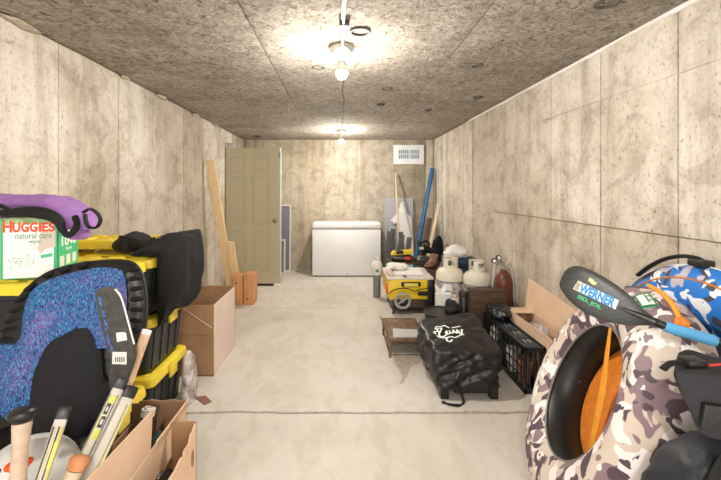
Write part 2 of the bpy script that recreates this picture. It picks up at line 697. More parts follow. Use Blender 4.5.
def build_room():
    TH = .02
    bm = NB(); bx(bm, (XL - .2, YO, -.05), (XL - TH, YB + .2, ZC + .1))
    wl = struct('wall_left', bm, 'crack_soft')
    ys = [-.79, -.18, .43, 1.04, 1.64, 2.25, 2.86, 3.43, 4.03, 4.62, 5.23, 5.84, 6.56]
    ys = [YO] + ys
    for i, (a, b) in enumerate(zip(ys, ys[1:])):
        bm = NB()
        grid_panel(bm, (XL - TH, a + .0035, 0), (0, 1, 0), (0, 0, 1), b - a - .007, ZC, TH + random.uniform(-.004, .003), 6, 20, .004, seed=i)
        for v in bm.verts:      # ragged top edge under the ceiling
            pass
        struct('concrete_panel', bm, 'wall_y', wl, smooth=25)
    bm = NB(); bx(bm, (XR + TH, YO, -.05), (XR + .2, YB + .2, ZC + .1))
    wr = struct('wall_right', bm, 'crack_soft')
    ys = [YO, -.6, 0, .60, 1.21, 1.81, 2.35, 2.90, 3.48, 4.0, 4.63, 5.14, 5.78, 6.56]
    for i, (a, b) in enumerate(zip(ys, ys[1:])):
        zsplit = 1.19 if b < 4.1 else None
        spans = [(0, ZC)] if zsplit is None else [(0, zsplit - .0035), (zsplit + .0035, ZC)]
        off = random.uniform(-.004, .003)
        for z0, z1 in spans:
            bm = NB()
            grid_panel(bm, (XR + TH, b - .003, z0), (0, -1, 0), (0, 0, 1), b - a - .006, z1 - z0, TH + off + random.uniform(-.0015, .0015), 6, 12, .004, seed=20 + i)
            struct('concrete_panel', bm, 'wall_y', wr, smooth=25)
    # form-tie board mark running along the upper right wall
    bm = NB()
    for a, b in ((1.21, 1.81), (1.81, 2.35), (2.35, 2.9), (2.9, 3.48)):
        bx(bm, (XR - .0035, a + .01, 1.986), (XR + .01, b - .01, 1.989))
    struct('board_mark', bm, 'wall_y', wr)
    bm = NB(); bx(bm, (XL - .2, YB + TH, -.05), (XR + .2, YB + .2, ZC + .1))
    wbk = struct('wall_back', bm, 'crack_soft')
    xs = [XL, -1.515, -.905, -.295, .34, .95, 1.50, XR]
    for i, (a, b) in enumerate(zip(xs, xs[1:])):
        bm = NB()
        grid_panel(bm, (a + .003, YB + TH, 0), (1, 0, 0), (0, 0, 1), b - a - .006, ZC, TH + random.uniform(-.004, .004), 6, 16, .004, seed=40 + i)
        struct('concrete_panel', bm, 'wall_x_brown' if i in (4, 5) else 'wall_x_dimmed' if i == 3 else 'wall_x', wbk, smooth=25)
    # ceiling: three runs of sheets 1.22 m wide with open joints
    bm = NB(); bx(bm, (XL - .2, YO, ZC + .012), (XR + .2, YB + .2, ZC + .15))
    ce = struct('ceiling', bm, 'ceiling')
    for a, b in ((XL, -.49), (-.49, .73), (.73, XR)):
        for c, d in ((YO, 2.32), (2.32, 4.76), (4.76, YB)):
            bm = NB()
            grid_panel(bm, (a + .003, d - .0015, ZC + .012), (1, 0, 0), (0, -1, 0), b - a - .006, d - c - .003, .012, 24, 40, .007, .004, seed=60)
            struct('ceiling_sheet', bm, 'ceiling', ce, smooth=60)
    # crack in the middle sheet between the two lamps
    bm = NB()
    pts = [(.02 + .02 * noise.noise(Vector((0, y * 2.0, 5))), y, ZC) for y in [2.45 + .1 * k for k in range(30)]]
    tube(bm, pts, .005, 5)
    struct('ceiling_crack', bm, 'crack_fill', ce)
    # drilled anchor holes, ringed with sealant
    for u, v, r in ((360, 31, .052), (318, 67, .040), (387, 88, .044), (477, 65, .036), (381, 104, .036), (607, 2, .05), (428, 110, .03), (257, 136, .05), (478, 97, .04)):
        Y = .89 * F / (190 - v)
        p = at(u, v, Y)
        bm = NB()
        ring_torus(bm, (p.x, p.y, ZC - .004), (0, 0, 1), r, .007, 28, 8)
        struct('anchor_ring', bm, 'sealant', ce, smooth=40)
    # chipped mortar at the head of the left wall
    for y, l in ((1.98, .12), (2.9, .05), (3.5, .07), (4.3, .06), (5.0, .1)):
        bm = NB(); blob(bm, (XL + .02, y, ZC - .012), (.03, l, .014), .5, 20, 2, y)
        struct('mortar_chip', bm, 'wall_y', wl, smooth=0)
    bm = NB()
    rings = []
    for k in range(140):
        y = 1.15 + 3.6 * k / 139
        hgt = .006 + .030 * max(0, noise.noise(Vector((y * 3.1, 0, 0))) + .22) * (1 + .6 * noise.noise(Vector((y * 22, 1, 0)))) * max(0, 1 - max(0, y - 2.6) / 2.2)
        d = .006
        rings.append([bm.verts.new((XR + .004, y, ZC + .004)), bm.verts.new((XR - d, y, ZC + .002)), bm.verts.new((XR - d * .8, y, ZC - hgt)), bm.verts.new((XR + .004, y, ZC - hgt - .004))])
    skin(bm, rings)
    struct('mortar_bead', bm, 'paper', wr, smooth=40)
    # floor: slabs with a rough cold joint between them
    bm = NB(); bx(bm, (XL - .2, YO, -.3), (XR + .2, YB + .2, -.012))
    fl = struct('floor', bm, 'crack_fill')
    def joint(y0, amp, sd):
        return [(XL - .02 + (XR - XL + .04) * k / 60, y0 + amp * noise.noise(Vector((k * .13, sd, 0))) + amp * .5 * noise.noise(Vector((k * .6, sd, 3)))) for k in range(61)]
    j1 = joint(2.36, .02, 1.0); j2 = joint(4.45, .03, 2.0)
    for lo, hi, gap in (([(x, YO) for x, _ in j1], j1, .011), (j1, j2, .004), (j2, [(x, YB + .02) for x, _ in j1], 0)):
        bm = NB()
        a = [bm.verts.new((x, y, 0)) for x, y in lo]
        b = [bm.verts.new((x, y - gap - .005 * max(0, noise.noise(Vector((x * 9, y, 1))))* (1 if gap else 0), 0)) for x, y in hi]
        a2 = [bm.verts.new((v.co.x, v.co.y, -.012)) for v in a]
        b2 = [bm.verts.new((v.co.x, v.co.y, -.012)) for v in b]
        for k in range(60):
            bm.faces.new((a[k], a[k + 1], b[k + 1], b[k]))
            bm.faces.new((a2[k], a2[k + 1], a[k + 1], a[k]))
            bm.faces.new((b[k], b[k + 1], b2[k + 1], b2[k]))
        struct('floor_slab', bm, 'floor', fl)
    for jj, wmax, m_ in ((j1, .020, 'crack_soft'), (j2, .010, 'stain')):
        bm = NB()
        up_, lo_ = [], []
        for k in range(240):
            t_ = k / 239 * 60
            i0 = min(59, int(t_)); f_ = t_ - i0
            x = jj[i0][0] + (jj[i0 + 1][0] - jj[i0][0]) * f_; y = jj[i0][1] + (jj[i0 + 1][1] - jj[i0][1]) * f_
            w1 = wmax * (.35 + .9 * abs(noise.noise(Vector((k * .21, 3, wmax))))); w2 = wmax * (.35 + .9 * abs(noise.noise(Vector((k * .27, 8, wmax)))))
            up_.append(bm.verts.new((x, y + w1, .0006))); lo_.append(bm.verts.new((x, y - w2, .0006)))
        skin(bm, [lo_, up_], False, False)
        struct('joint_fill', bm, m_, fl)
    # water stain that ran out from under the rusty stand
    bm = NB()
    out = smooth_loop([at2(395, 352), at2(404, 355), at2(418, 353), at2(421, 362), at2(412, 366), at2(408, 374), at2(404, 382), at2(400, 384), at2(402, 376), at2(398, 368), at2(394, 360)], 4)
    bm.faces.new([bm.verts.new((p.x, p.y, .0008)) for p in out])
    struct('water_stain', bm, 'stain', fl)
    # vent block high in the back wall
    y1 = YB - .035
    x0, x1, z0, z1 = .93, 1.46, 1.875, 2.215
    bm = NB()
    pol = []
    for k in range(15): pol.append((x0 + (x1 - x0) * k / 15, z0 + .010 * noise.noise(Vector((k * .9, 0, 0)))))
    for k in range(10): pol.append((x1 + .010 * noise.noise(Vector((0, k * .9, 0))), z0 + (z1 - z0) * k / 10))
    for k in range(15): pol.append((x1 - (x1 - x0) * k / 15, z1 + .010 * noise.noise(Vector((k * .9, 4, 0)))))
    for k in range(10): pol.append((x0 + .008 * noise.noise(Vector((4, k * .9, 0))), z1 - (z1 - z0) * k / 10))
    ext(bm, pol, -.05, basis((0, YB + .005, 0), (1, 0, 0), (0, 0, 1)).copy() @ Matrix.Scale(-1, 4, (0, 0, 1)))
    wn = struct('window_1', bm, 'foam_white')
    bm = NB(); bx(bm, (1.01, YB - .054, 1.965), (1.375, YB - .044, 2.135))
    struct('pane', bm, 'daylight', wn)
    for k in range(10):
        bm = NB(); x = 1.01 + .365 * (k + .5) / 10
        if k == 5: continue
        bx(bm, (x - .007, YB - .062, 1.975), (x + .007, YB - .052, 2.125))
        struct('grille_bar', bm, 'grey_metal', wn)
    for z in (1.965, 2.05, 2.135):
        bm = NB(); bx(bm, (1.0, YB - .066, z - .006), (1.385, YB - .054, z + .006))
        struct('grille_rail', bm, 'foam_white', wn)


def at2(u, v):
    Y = 1.42 * F / (v - 190)
    return Vector(((u - 341) / F * Y, Y, 0))


build_room()


# ---------------------------------------------------------------- lamps and conduit
def lamp(Y, label):
    x = .005
    t = thing('ceiling_lamp', label, 'lamp', (x, Y, ZC - .005), 0, 'bare bulb lamps on the ceiling')
    bm = NB(); lathe(bm, [(.062, -.018), (.072, -.012), (.074, .012)], 28, Matrix.Translation((x, Y, ZC - .015)))
    obj('junction_box', bm, 'steel', t)
    bm = NB(); lathe(bm, [(.030, -.085), (.040, -.06), (.052, -.03), (.055, -.018)], 28, Matrix.Translation((x, Y, ZC - .015)))
    obj('socket', bm, 'porcelain', t)
    bm = NB()
    lathe(bm, [(.002, -.188), (.018, -.183), (.030, -.168), (.0355, -.148), (.0352, -.144), (.0345, -.140)], 24, Matrix.Translation((x, Y, ZC - .015)))
    b = obj('bulb', bm, 'bulb_glow', t)
    bm = NB()
    lathe(bm, [(.0350, -.141), (.0350, -.138), (.033, -.128), (.026, -.10), (.017, -.083)], 24, Matrix.Translation((x, Y, ZC - .015)))
    obj('bulb_base', bm, 'white_plastic', b)
    return t


lamp(2.30, 'bare glowing bulb in white porcelain socket, fed by steel conduit')
lamp(5.50, 'bare glowing bulb near the back wall, above the chest freezer')
lamp(-.75, 'unseen added fill bulb at the open end of the room')  # unseen bulb, added to brighten the near end
t = thing('conduit', 'thin steel conduit clamped along the ceiling to the bulb', 'pipe', (.02, 1.0, ZC - .02))
bm = NB(); tube(bm, [(.005, 2.26, ZC - .03), (.008, 2.1, ZC - .016), (.03, 1.4, ZC - .016), (.03, -.7, ZC - .016)], .008, 10)
obj('pipe', bm, 'steel', t)
bm = NB(); tube(bm, [(.012, 2.2, ZC - .012), (.004, 1.9, ZC - .010), (.014, 1.5, ZC - .010), (.012, -.7, ZC - .010)], .004, 6)
obj('cable', bm, 'black_plastic', t)
for y in (1.95, 1.0):
    bm = NB(); bx(bm, (-.01, y - .012, ZC - .03), (.045, y + .012, ZC - .001), .004)
    obj('clamp', bm, 'dark_steel', t)


# ---------------------------------------------------------------- door, freezer, screens
def build_door():
    Y, x0, x1, z0, z1 = 5.47, -1.70, -.90, .035, 2.045
    bm = NB(); bx(bm, (x0, Y + .010, z0), (x1, Y + .046, z1), .003)
    d = struct('door_1', bm, 'door_paint')
    tag(d, 'tan six-panel door with brass knob standing in the corner', 'door')
    W = x1 - x0
    cols = [(x0, -1.645), (-1.415, -1.30), (-1.065, x1)]
    rails = [(z0, .235), (.81, .905), (1.615, 1.69), (1.915, z1)]
    for a, b in cols:
        bm = NB(); bx(bm, (a, Y, z0), (b, Y + .011, z1), .004); obj('stile', bm, 'door_paint', d, 12)
    for a, b in rails:
        for (p, q) in ((cols[0][1], cols[1][0]), (cols[1][1], cols[2][0])):
            bm = NB(); bx(bm, (p - .001, Y + .0002, a), (q + .001, Y + .011, b), .004); obj('rail', bm, 'door_paint', d, 12)
    for (a, b) in ((rails[0][1], rails[1][0]), (rails[1][1], rails[2][0]), (rails[2][1], rails[3][0])):
        for (p, q) in ((cols[0][1], cols[1][0]), (cols[1][1], cols[2][0])):
            bm = NB(); bx(bm, (p + .025, Y + .002, a + .025), (q - .025, Y + .012, b - .025), .008); obj('raised_panel', bm, 'door_paint', d, 12)
    bm = NB()
    mx = Matrix.Translation((x1 - .07, Y, .97)) @ Matrix.Rotation(R(90), 4, 'X')
    lathe(bm, [(.032, -.002), (.032, .006), (.014, .010), (.013, .035), (.026, .045), (.030, .060), (.022, .072), (.002, .075)], 20, mx)
    obj('door_knob', bm, 'brass', d)
    bm = NB(); lathe(bm, [(.009, -.002), (.009, .004), (.002, .005)], 12, Matrix.Translation((x0 + W / 2 - .02, Y, 1.55)) @ Matrix.Rotation(R(90), 4, 'X'))
    obj('peephole', bm, 'dark_steel', d)
    bm = NB(); bx(bm, (x1, Y + .004, z0), (x1 + .012, Y + .046, z1), .002)
    obj('edge_strip', bm, 'glass_block', d)
    bm = NB(); bx(bm, (x1 - .02, Y - .002, 1.90), (x1, Y + .004, 1.98)); obj('edge_plate', bm, 'grey_metal', d)
    bm = NB(); bx(bm, (x0 + .1, Y + .012, .003), (x1 - .02, Y + .03, z0 + .001)); obj('gap_strip', bm, 'black_rubber', d)  # black strip put in for the shaded gap under the door
    bm = NB(); bx(bm, (x1 - .09, Y - .012, 0), (x1 + .01, Y + .05, .034), .004); obj('support_block', bm, 'foam_white', d)
    bm = NB(); bx(bm, (x0 + .01, Y + .012, 0), (x0 + .08, Y + .044, .034), .004); obj('support_block', bm, 'foam_white', d)
    bm = NB(); bx(bm, (XL + .002, 5.50, 2.06), (XL + .13, 5.53, 2.12), .004); bx(bm, (XL + .001, 5.45, 2.03), (XL + .012, 5.56, 2.13), .002)
    solid('bracket', bm, 'steel', 'small steel bracket fixed to the left wall above the door', 'bracket')


build_door()

t = thing('chest_freezer', 'white chest freezer with flat lid against the back wall', 'freezer', (.09, 6.29, 0))
fx0, fx1, fy0, fy1 = -.47, .65, 6.04, 6.54
bm = NB(); bx(bm, (fx0, fy0, .02), (fx1, fy1, .775), .012); obj('body', bm, 'white_enamel', t)
bm = NB(); bx(bm, (fx0 + .006, fy0 + .01, .774), (fx1 - .006, fy1 - .01, .790)); obj('gasket', bm, 'grey_print', t)
bm = NB(); bx(bm, (fx0 - .003, fy0 - .012, .789), (fx1 + .003, fy1, .88), .022, seg=3); obj('lid', bm, 'white_enamel', t)
bm = NB(); lathe(bm, [(.028, 0), (.026, .012), (.01, .014)], 20, Matrix.Translation((.535, fy0 + .001, .16)) @ Matrix.Rotation(R(90), 4, 'X')); obj('thermostat_dial', bm, 'white_plastic', t)
bm = NB(); lathe(bm, [(.008, 0), (.008, .006), (.002, .007)], 12, Matrix.Translation((.54, fy0 + .001, .105)) @ Matrix.Rotation(R(90), 4, 'X')); obj('indicator', bm, 'grey_print', t)
bm = NB(); lathe(bm, [(.012, 0), (.012, .012), (.004, .016)], 12, Matrix.Translation((.10, fy0 + .001, .045)) @ Matrix.Rotation(R(90), 4, 'X')); obj('drain_plug', bm, 'grey_print', t)
for x in (fx0 + .06, fx1 - .06):
    for y in (fy0 + .06, fy1 - .06):
        bm = NB(); lathe(bm, [(.02, 0), (.02, .022)], 12, Matrix.Translation((x, y, 0))); obj('foot', bm, 'black_plastic', t)


def screen(name, label, x0, x1, h, y0, y1, frame, mesh_mat):
    t = thing(name, label, 'window screen', ((x0 + x1) / 2, y0, 0), 0)
    def P(x, s):  # lean from y0 at the floor to y1 at the top
        return Vector((x, y0 + (y1 - y0) * s, h * s))
    fw = frame
    d = .012
    for a, b in ((x0, x0 + fw), (x1 - fw, x1)):
        bm = NB(); quad_slab(bm, [P(a, 0), P(b, 0), P(b, 1), P(a, 1)], d); obj('frame_side', bm, 'white_plastic', t, 0)
    for s0, s1 in ((0, fw / h), (1 - fw / h, 1)):
        bm = NB(); quad_slab(bm, [P(x0 + fw, s0), P(x1 - fw, s0), P(x1 - fw, s1), P(x0 + fw, s1)], d); obj('frame_rail', bm, 'white_plastic', t, 0)
    bm = NB()
    quad_slab(bm, [P(x0 + fw, fw / h) , P(x1 - fw, fw / h), P(x1 - fw, 1 - fw / h), P(x0 + fw, 1 - fw / h)], .003)
    obj('mesh_panel', bm, mesh_mat, t, 0)


screen('window_screen', 'tall grey insect screen in a white frame leaning on back wall', -1.33, -.88, 1.16, 6.44, 6.535, .022, 'insect_screen')
screen('window_screen', 'short narrow insect screen in a white frame, before the tall one', -1.20, -.945, .58, 6.26, 6.30, .022, 'insect_screen')


# ---------------------------------------------------------------- lumber by the door
def plank(name, label, cat, p0, p1, wvec, tvec, mat, group=None):
    bm = NB()
    p0, p1, w, tt = Vector(p0), Vector(p1), Vector(wvec) / 2, Vector(tvec)
    quad_slab(bm, [p0 - w, p0 + w, p1 + w, p1 - w], 0.0001)
    bm.free()
    bm = NB()
    a = [p0 - w, p0 + w, p0 + w + tt, p0 - w + tt]
    b = [q + (p1 - p0) for q in a]
    va = [bm.verts.new(q) for q in a]; vb = [bm.verts.new(q) for q in b]
    skin(bm, [va, vb])
    bmesh.ops.bevel(bm, geom=bm.edges[:], offset=.002, segments=1, affect='EDGES')
    return solid(name, bm, mat, label, cat, group)


plank('plank', 'long pale pine plank leaning against the left wall by the door', 'plank', (-1.43, 4.86, 0), (-1.640, 4.62, 1.79), (.105, 0, 0), (0, .035, 0), 'pine')
plank('plank', 'short pale pine plank leaning against the longer one', 'plank', (-1.33, 4.80, 0), (-1.425, 4.735, .76), (.095, 0, 0), (0, .03, 0), 'pine')
for i, (x0, x1, lab) in enumerate(((-1.335, -1.215, 'reddish timber post offcut standing beside its twin, nearer the wall'), (-1.203, -1.08, 'reddish timber post offcut standing beside its twin, nearer the door'))):
    t = thing('timber_block', lab, 'wood block', ((x0 + x1) / 2, 4.64, 0), 0, 'timber post offcuts')
    bm = NB(); bx(bm, (x0, 4.57, 0), (x1, 4.71 + .07 * i, .365 + .012 * i), .004); obj('block', bm, 'cedar', t)
    bm = NB(); lathe(bm, [(.011, 0), (.010, .002), (.001, .003)], 12, Matrix.Translation((x0 + .045, 4.57, .27 - .20 * i)) @ Matrix.Rotation(R(90), 4, 'X')); obj('knot', bm, 'old_wood', t)


# ---------------------------------------------------------------- totes
def tote_proto():
    L, W, H = .62, .50, .343
    t = thing('storage_tote', 'x', 'storage tote', (0, 0, 0))
    bm = NB()
    def rr(l, w, z, r, k=4):
        pts = []
        for cx, cy, a0 in ((l / 2 - r, w / 2 - r, 0), (-l / 2 + r, w / 2 - r, 90), (-l / 2 + r, -w / 2 + r, 180), (l / 2 - r, -w / 2 + r, 270)):
            for j in range(k + 1):
                a = R(a0 + 90 * j / k)
                pts.append((cx + r * math.cos(a), cy + r * math.sin(a), z))
        return pts
    prof = [(L - .11, W - .09, 0, .03), (L - .095, W - .075, .01, .035), (L - .055, W - .045, .255, .035), (L - .03, W - .02, .262, .035), (L - .03, W - .02, .30, .035)]
    rings = [[bm.verts.new(p) for p in rr(*q)] for q in prof]
    skin(bm, rings)
    obj('body', bm, 'tote_grey', t, 35)
    for k in range(6):          # moulded ribs
        x = -.22 + .44 * k / 5
        for s in (-1, 1):
            bm = NB()
            y0, y1 = s * (W / 2 - .041), s * (W / 2 - .026)
            quad_slab(bm, [(x - .02, y0, .02), (x + .02, y0, .02), (x + .02, y1, .25), (x - .02, y1, .25)], -.010 * -s)
            obj('rib', bm, 'tote_grey', t, 0)
    for k in range(4):
        y = -.15 + .30 * k / 3
        for s in (-1, 1):
            bm = NB()
            x0, x1 = s * (L / 2 - .052), s * (L / 2 - .031)
            quad_slab(bm, [(x0, y - .025, .02), (x0, y + .025, .02), (x1, y + .025, .25), (x1, y - .025, .25)], .010 * s)
            obj('rib', bm, 'tote_grey', t, 0)
    lid_mesh(t, L, W, .285, H)
    for s in (-1, 1):           # latches at the short ends
        bm = NB(); bx(bm, (s * (L / 2 - .004), -.05, .245), (s * (L / 2 + .012), .05, .325), .005); obj('latch', bm, 'yellow_plastic', t)
    return t


def lid_mesh(t, L, W, z0, z1):
    def rr(l, w, z, r, k=4):
        pts = []
        for cx, cy, a0 in ((l / 2 - r, w / 2 - r, 0), (-l / 2 + r, w / 2 - r, 90), (-l / 2 + r, -w / 2 + r, 180), (l / 2 - r, -w / 2 + r, 270)):
            for j in range(k + 1):
                a = R(a0 + 90 * j / k)
                pts.append((cx + r * math.cos(a), cy + r * math.sin(a), z))
        return pts
    bm = NB()
    prof = [(L, W, z0, .04), (L, W, z0 + .02, .04), (L - .012, W - .012, z1 - .013, .04), (L - .03, W - .03, z1 - .007, .035), (L - .10, W - .10, z1 - .007, .03), (L - .115, W - .115, z1 - .022, .025)]
    skin(bm, [[bm.verts.new(p) for p in rr(*q)] for q in prof])
    lid = obj('lid', bm, 'yellow_plastic', t, 35)
    for k in range(4):          # raised bumps on the rim
        for s in (-1, 1):
            x = -.21 + .14 * k
            bm = NB(); bx(bm, (x - .045, s * (W / 2 - .055) - .02, z1 - .012), (x + .045, s * (W / 2 - .055) + .02, z1 - .0005), .005)
            obj('lid_ridge', bm, 'yellow_plastic', lid, 35)
    bm = NB(); bx(bm, (-L / 2 + .1, -.06, z1 - .024), (L / 2 - .1, .06, z1 - .012), .006); obj('lid_ridge', bm, 'yellow_plastic', lid, 35)


proto = tote_proto()
tote_spots = [
    (-1.385, 2.36, 0, 0, 'black tote with yellow lid on the floor, lowest below the black cloth'),
    (-1.385, 2.36, 1, 0, 'black tote with yellow lid in the middle of the stack below the black cloth'),
    (-1.385, 2.36, 2, 0, 'black tote with yellow lid, topmost, half covered by the black cloth'),
    (-1.385, 1.82, 0, 0, 'black tote with yellow lid on the floor behind the speckled seat'),
    (-1.385, 1.82, 1, 0, 'black tote with yellow lid in mid stack behind the speckled seat'),
    (-1.385, 1.82, 2, 0, 'black tote with yellow lid carrying the box of baby wipes'),
]
for i, (x, y, k, a, lab) in enumerate(tote_spots):
    o = proto if i == 0 else copy_tree(proto)
    o.location = (x, y, k * .343)
    o.rotation_euler = (0, 0, R(a))
    o['label'] = lab
    o['group'] = 'yellow-lidded totes stacked along the left wall'
sl = thing('spare_lid', 'loose yellow tote lid lying on the stack beside the wipes box', 'lid', (-1.45, 2.44, 1.036))
sl.scale = (.8, .55, 1)
bm = NB()
lid_mesh(sl, .62, .50, .012, .075)
for o in list(sl.children):
    for q in [o] + list(o.children):
        pass
# lid_mesh works in the parent's frame: undo the world shift it applied
sl.scale = (1, 1, 1)
for o in list(sl.children_recursive):
    bpy.data.objects.remove(o)
sl.location = (0, 0, 0)
lid_mesh(sl, .50, .26, .012, .075)
sl.location = (-1.44, 2.44, 1.038)
bm.free()


# ---------------------------------------------------------------- wipes box and purple bag
def build_wipes():
    w, d, h = .21, .21, .285
    a = R(14)
    base = Vector((-1.375, 1.702, 1.0375))
    t = thing('wipes_box', 'white and green box of baby wipes on a yellow tote lid', 'box', (0, 0, 0))
    bm = NB(); bx(bm, (-w / 2, -d / 2, 0), (w / 2, d / 2, h), .003); obj('carton', bm, 'green_print', t)
    yf = -d / 2 - .0006
    bm = NB()      # white front with rounded print
    ext(bm, [(-w / 2 + .012, .004), (w / 2 - .012, .004), (w / 2 - .012, h - .02), (0, h - .012), (-w / 2 + .012, h - .03)], .0008, basis((0, yf, 0), (1, 0, 0), (0, 0, 1)))
    obj('front_print', bm, 'white_print', t, 0)
    yf -= .0009
    bm = NB(); ext(bm, [(-w / 2 + .012, h - .05), (w / 2 - .012, h - .05), (w / 2 - .012, h), (-w / 2 + .012, h)], .0006, basis((0, yf + .0002, 0), (1, 0, 0), (0, 0, 1))); obj('leaf_band', bm, 'leaf_print', t, 0)
    bm = NB(); ext(bm, [(.045, .105), (.062, .125), (.10, .135), (.10, .205), (.045, .205), (.038, .16), (.035, .12)], .0006, basis((0, yf + .0001, 0), (1, 0, 0), (0, 0, 1))); obj('baby_photo', bm, 'beige_print', t, 0)
    bm = NB(); ext(bm, [(-.075, .045), (.02, .055), (.02, .105), (-.075, .10)], .0006, basis((0, yf + .0001, 0), (1, 0, 0), (0, 0, 1))); obj('pack_picture', bm, 'pack_dots', t, 0)
    bm = NB(); ext(bm, [(.045, .085), (.088, .092), (.088, .107), (.045, .10)], .0006, basis((0, yf + .0001, 0), (1, 0, 0), (0, 0, 1))); obj('badge', bm, 'green_print', t, 0)
    def tx(nm, s, size, x, z, mat, **kw):
        text(nm, s, size, basis((x, yf - .0008, z), (1, .0, .0), (0, 0, 1)), mat, t, **kw)
    x = -.097
    for i, ch in enumerate('HUGGIES'):
        sz = [.068, .058, .056, .055, .053, .053, .053][i]
        wd = [.034, .029, .029, .029, .011, .022, .025][i]
        text('lettering', ch, sz, basis((x, yf - .0008, .203), (1, 0, 0), (0, 0, 1)), 'red_print', t, bold=.0022, width=wd)
        x += wd + .0028
    tx('lettering', 'natural care', .036, -.050, .173, 'green_soft_print', width=.135)
    tx('lettering', 'wipes', .025, .0, .152, 'green_soft_print', width=.045)
    for z, x0, x1 in ((.142, -.0, .04), (.130, -.012, .04), (.122, 0, .04)):
        bm = NB(); bx(bm, (x0, yf - .0006, z), (x1, yf, z + .002)); obj('fine_print', bm, 'grey_print', t, 0)
    # right side
    xs = w / 2 + .0006
    def sd(nm, s, size, y, z, mat, **kw):
        text(nm, s, size, basis((xs + .0008, y, z), (0, 1, 0), (0, 0, 1)), mat, t, **kw)
    bm = NB(); bx(bm, (w / 2 - .001, -d / 2 + .002, 0), (xs, -d / 2 + .012, h)); obj('side_stripe', bm, 'green_dark_print', t, 0)
    sd('lettering', '1040', .060, -.080, .130, 'white_print', bold=.0015, width=.145)
    sd('lettering', 'wipes', .026, -.030, .106, 'white_print', width=.06)
    bm = NB(); ext(bm, [(-.08, .185), (.08, .185), (.08, .212), (-.08, .212)], .0006, basis((xs, 0, 0), (0, 1, 0), (0, 0, 1))); obj('side_panel_print', bm, 'label_white', t, 0)
    bm = NB(); ext(bm, [(.042 * math.cos(k * .4) - .0, .245 + .022 * math.sin(k * .4)) for k in range(15)], .0006, basis((xs, 0, 0), (0, 1, 0), (0, 0, 1))); obj('side_emblem', bm, 'green_soft_print', t, 0)
    for k in range(3):
        bm = NB(); bx(bm, (w / 2, -.08 + .06 * k, .04), (xs + .0004, -.042 + .06 * k, .085)); obj('side_icon', bm, 'label_white', t, 0)
    t.location = base
    t.rotation_euler = (0, 0, a)


build_wipes()


def build_purple():
    Y = 1.72
    t = thing('fabric_sling', 'purple padded fabric sling with black straps slumped over the wipes box', 'bag', (-1.42, Y, 1.345))
    # body
    path = smooth_path([at(-25, 204, 1.70), at(5, 203, 1.70), at(30, 202.5, 1.70), at(52, 203, 1.69), at(68, 209, 1.67), at(78, 217, 1.64), at(82, 228, 1.62), at(79, 238, 1.62)], 5)
    rr = []
    n = len(path)
    for i in range(n):
        s = i / (n - 1)
        rr.append(.040 if s < .55 else .040 - .020 * (s - .55) / .45)
    bm = NB()
    rings = tube(bm, path, rr, 20, True, (2.3, .95), up=(0, 0, 1))
    for v in bm.verts:
        k = .010 * noise.noise(v.co * 14) + .006 * noise.noise(v.co * 33)
        v.co += Vector((0, -.3, 1)) * k
    # keep it above the carton
    obj('body', bm, 'purple_fabric', t, 60)
    # dark underside panel
    path2 = smooth_path([at(-20, 214, 1.56), at(10, 214, 1.56), at(30, 212, 1.56), at(48, 214, 1.56), at(60, 222, 1.56)], 5)
    bm = NB(); tube(bm, path2, .018, 14, True, (1.6, .9), up=(0, 0, 1))
    for v in bm.verts: v.co += Vector((0, -.2, 1)) * .008 * noise.noise(v.co * 22)
    obj('lining', bm, 'purple_dark', t, 60)
    # big black strap curling down over the corner of the box
    p = smooth_path([at(0, 214, 1.545), at(14, 213, 1.54), at(30, 212, 1.53), at(46, 214, 1.53), at(58, 220, 1.53), at(62, 229, 1.53), at(68, 235, 1.53), at(74, 231, 1.53), at(77, 224, 1.55), at(75, 217, 1.57)], 5)
    bm = NB(); tube(bm, p, [.013 + .012 * math.sin(min(1, i / 26) * 3.14) for i in range(len(p))], 10, True, (1.0, .9), up=(0, 1, 0)); obj('strap', bm, 'black_strap', t, 60)
    p = smooth_path([at(84, 212, 1.60), at(90, 209, 1.59), at(97, 213, 1.58), at(100.5, 220, 1.58), at(97, 227, 1.58), at(90, 227.5, 1.58), at(86, 222, 1.59), at(85, 214, 1.60)], 5)
    bm = NB(); tube(bm, p, .010, 8, True, (.5, 1.4), up=(0, 1, 0)); obj('loop', bm, 'black_strap', t, 60)
    p = smooth_path([at(-3, 204, 1.545), at(6, 208, 1.54), at(12, 214, 1.54), at(20, 215, 1.53)], 5)
    bm = NB(); tube(bm, p, .012, 8, True, (.5, 1.4), up=(0, 1, 0)); obj('strap', bm, 'black_strap', t, 60)
    bm = NB(); blob(bm, at(77, 232, 1.60), (.010, .03, .030), .1, 10, 2); obj('lining', bm, 'tan_skin_fabric', t, 60)


build_purple()


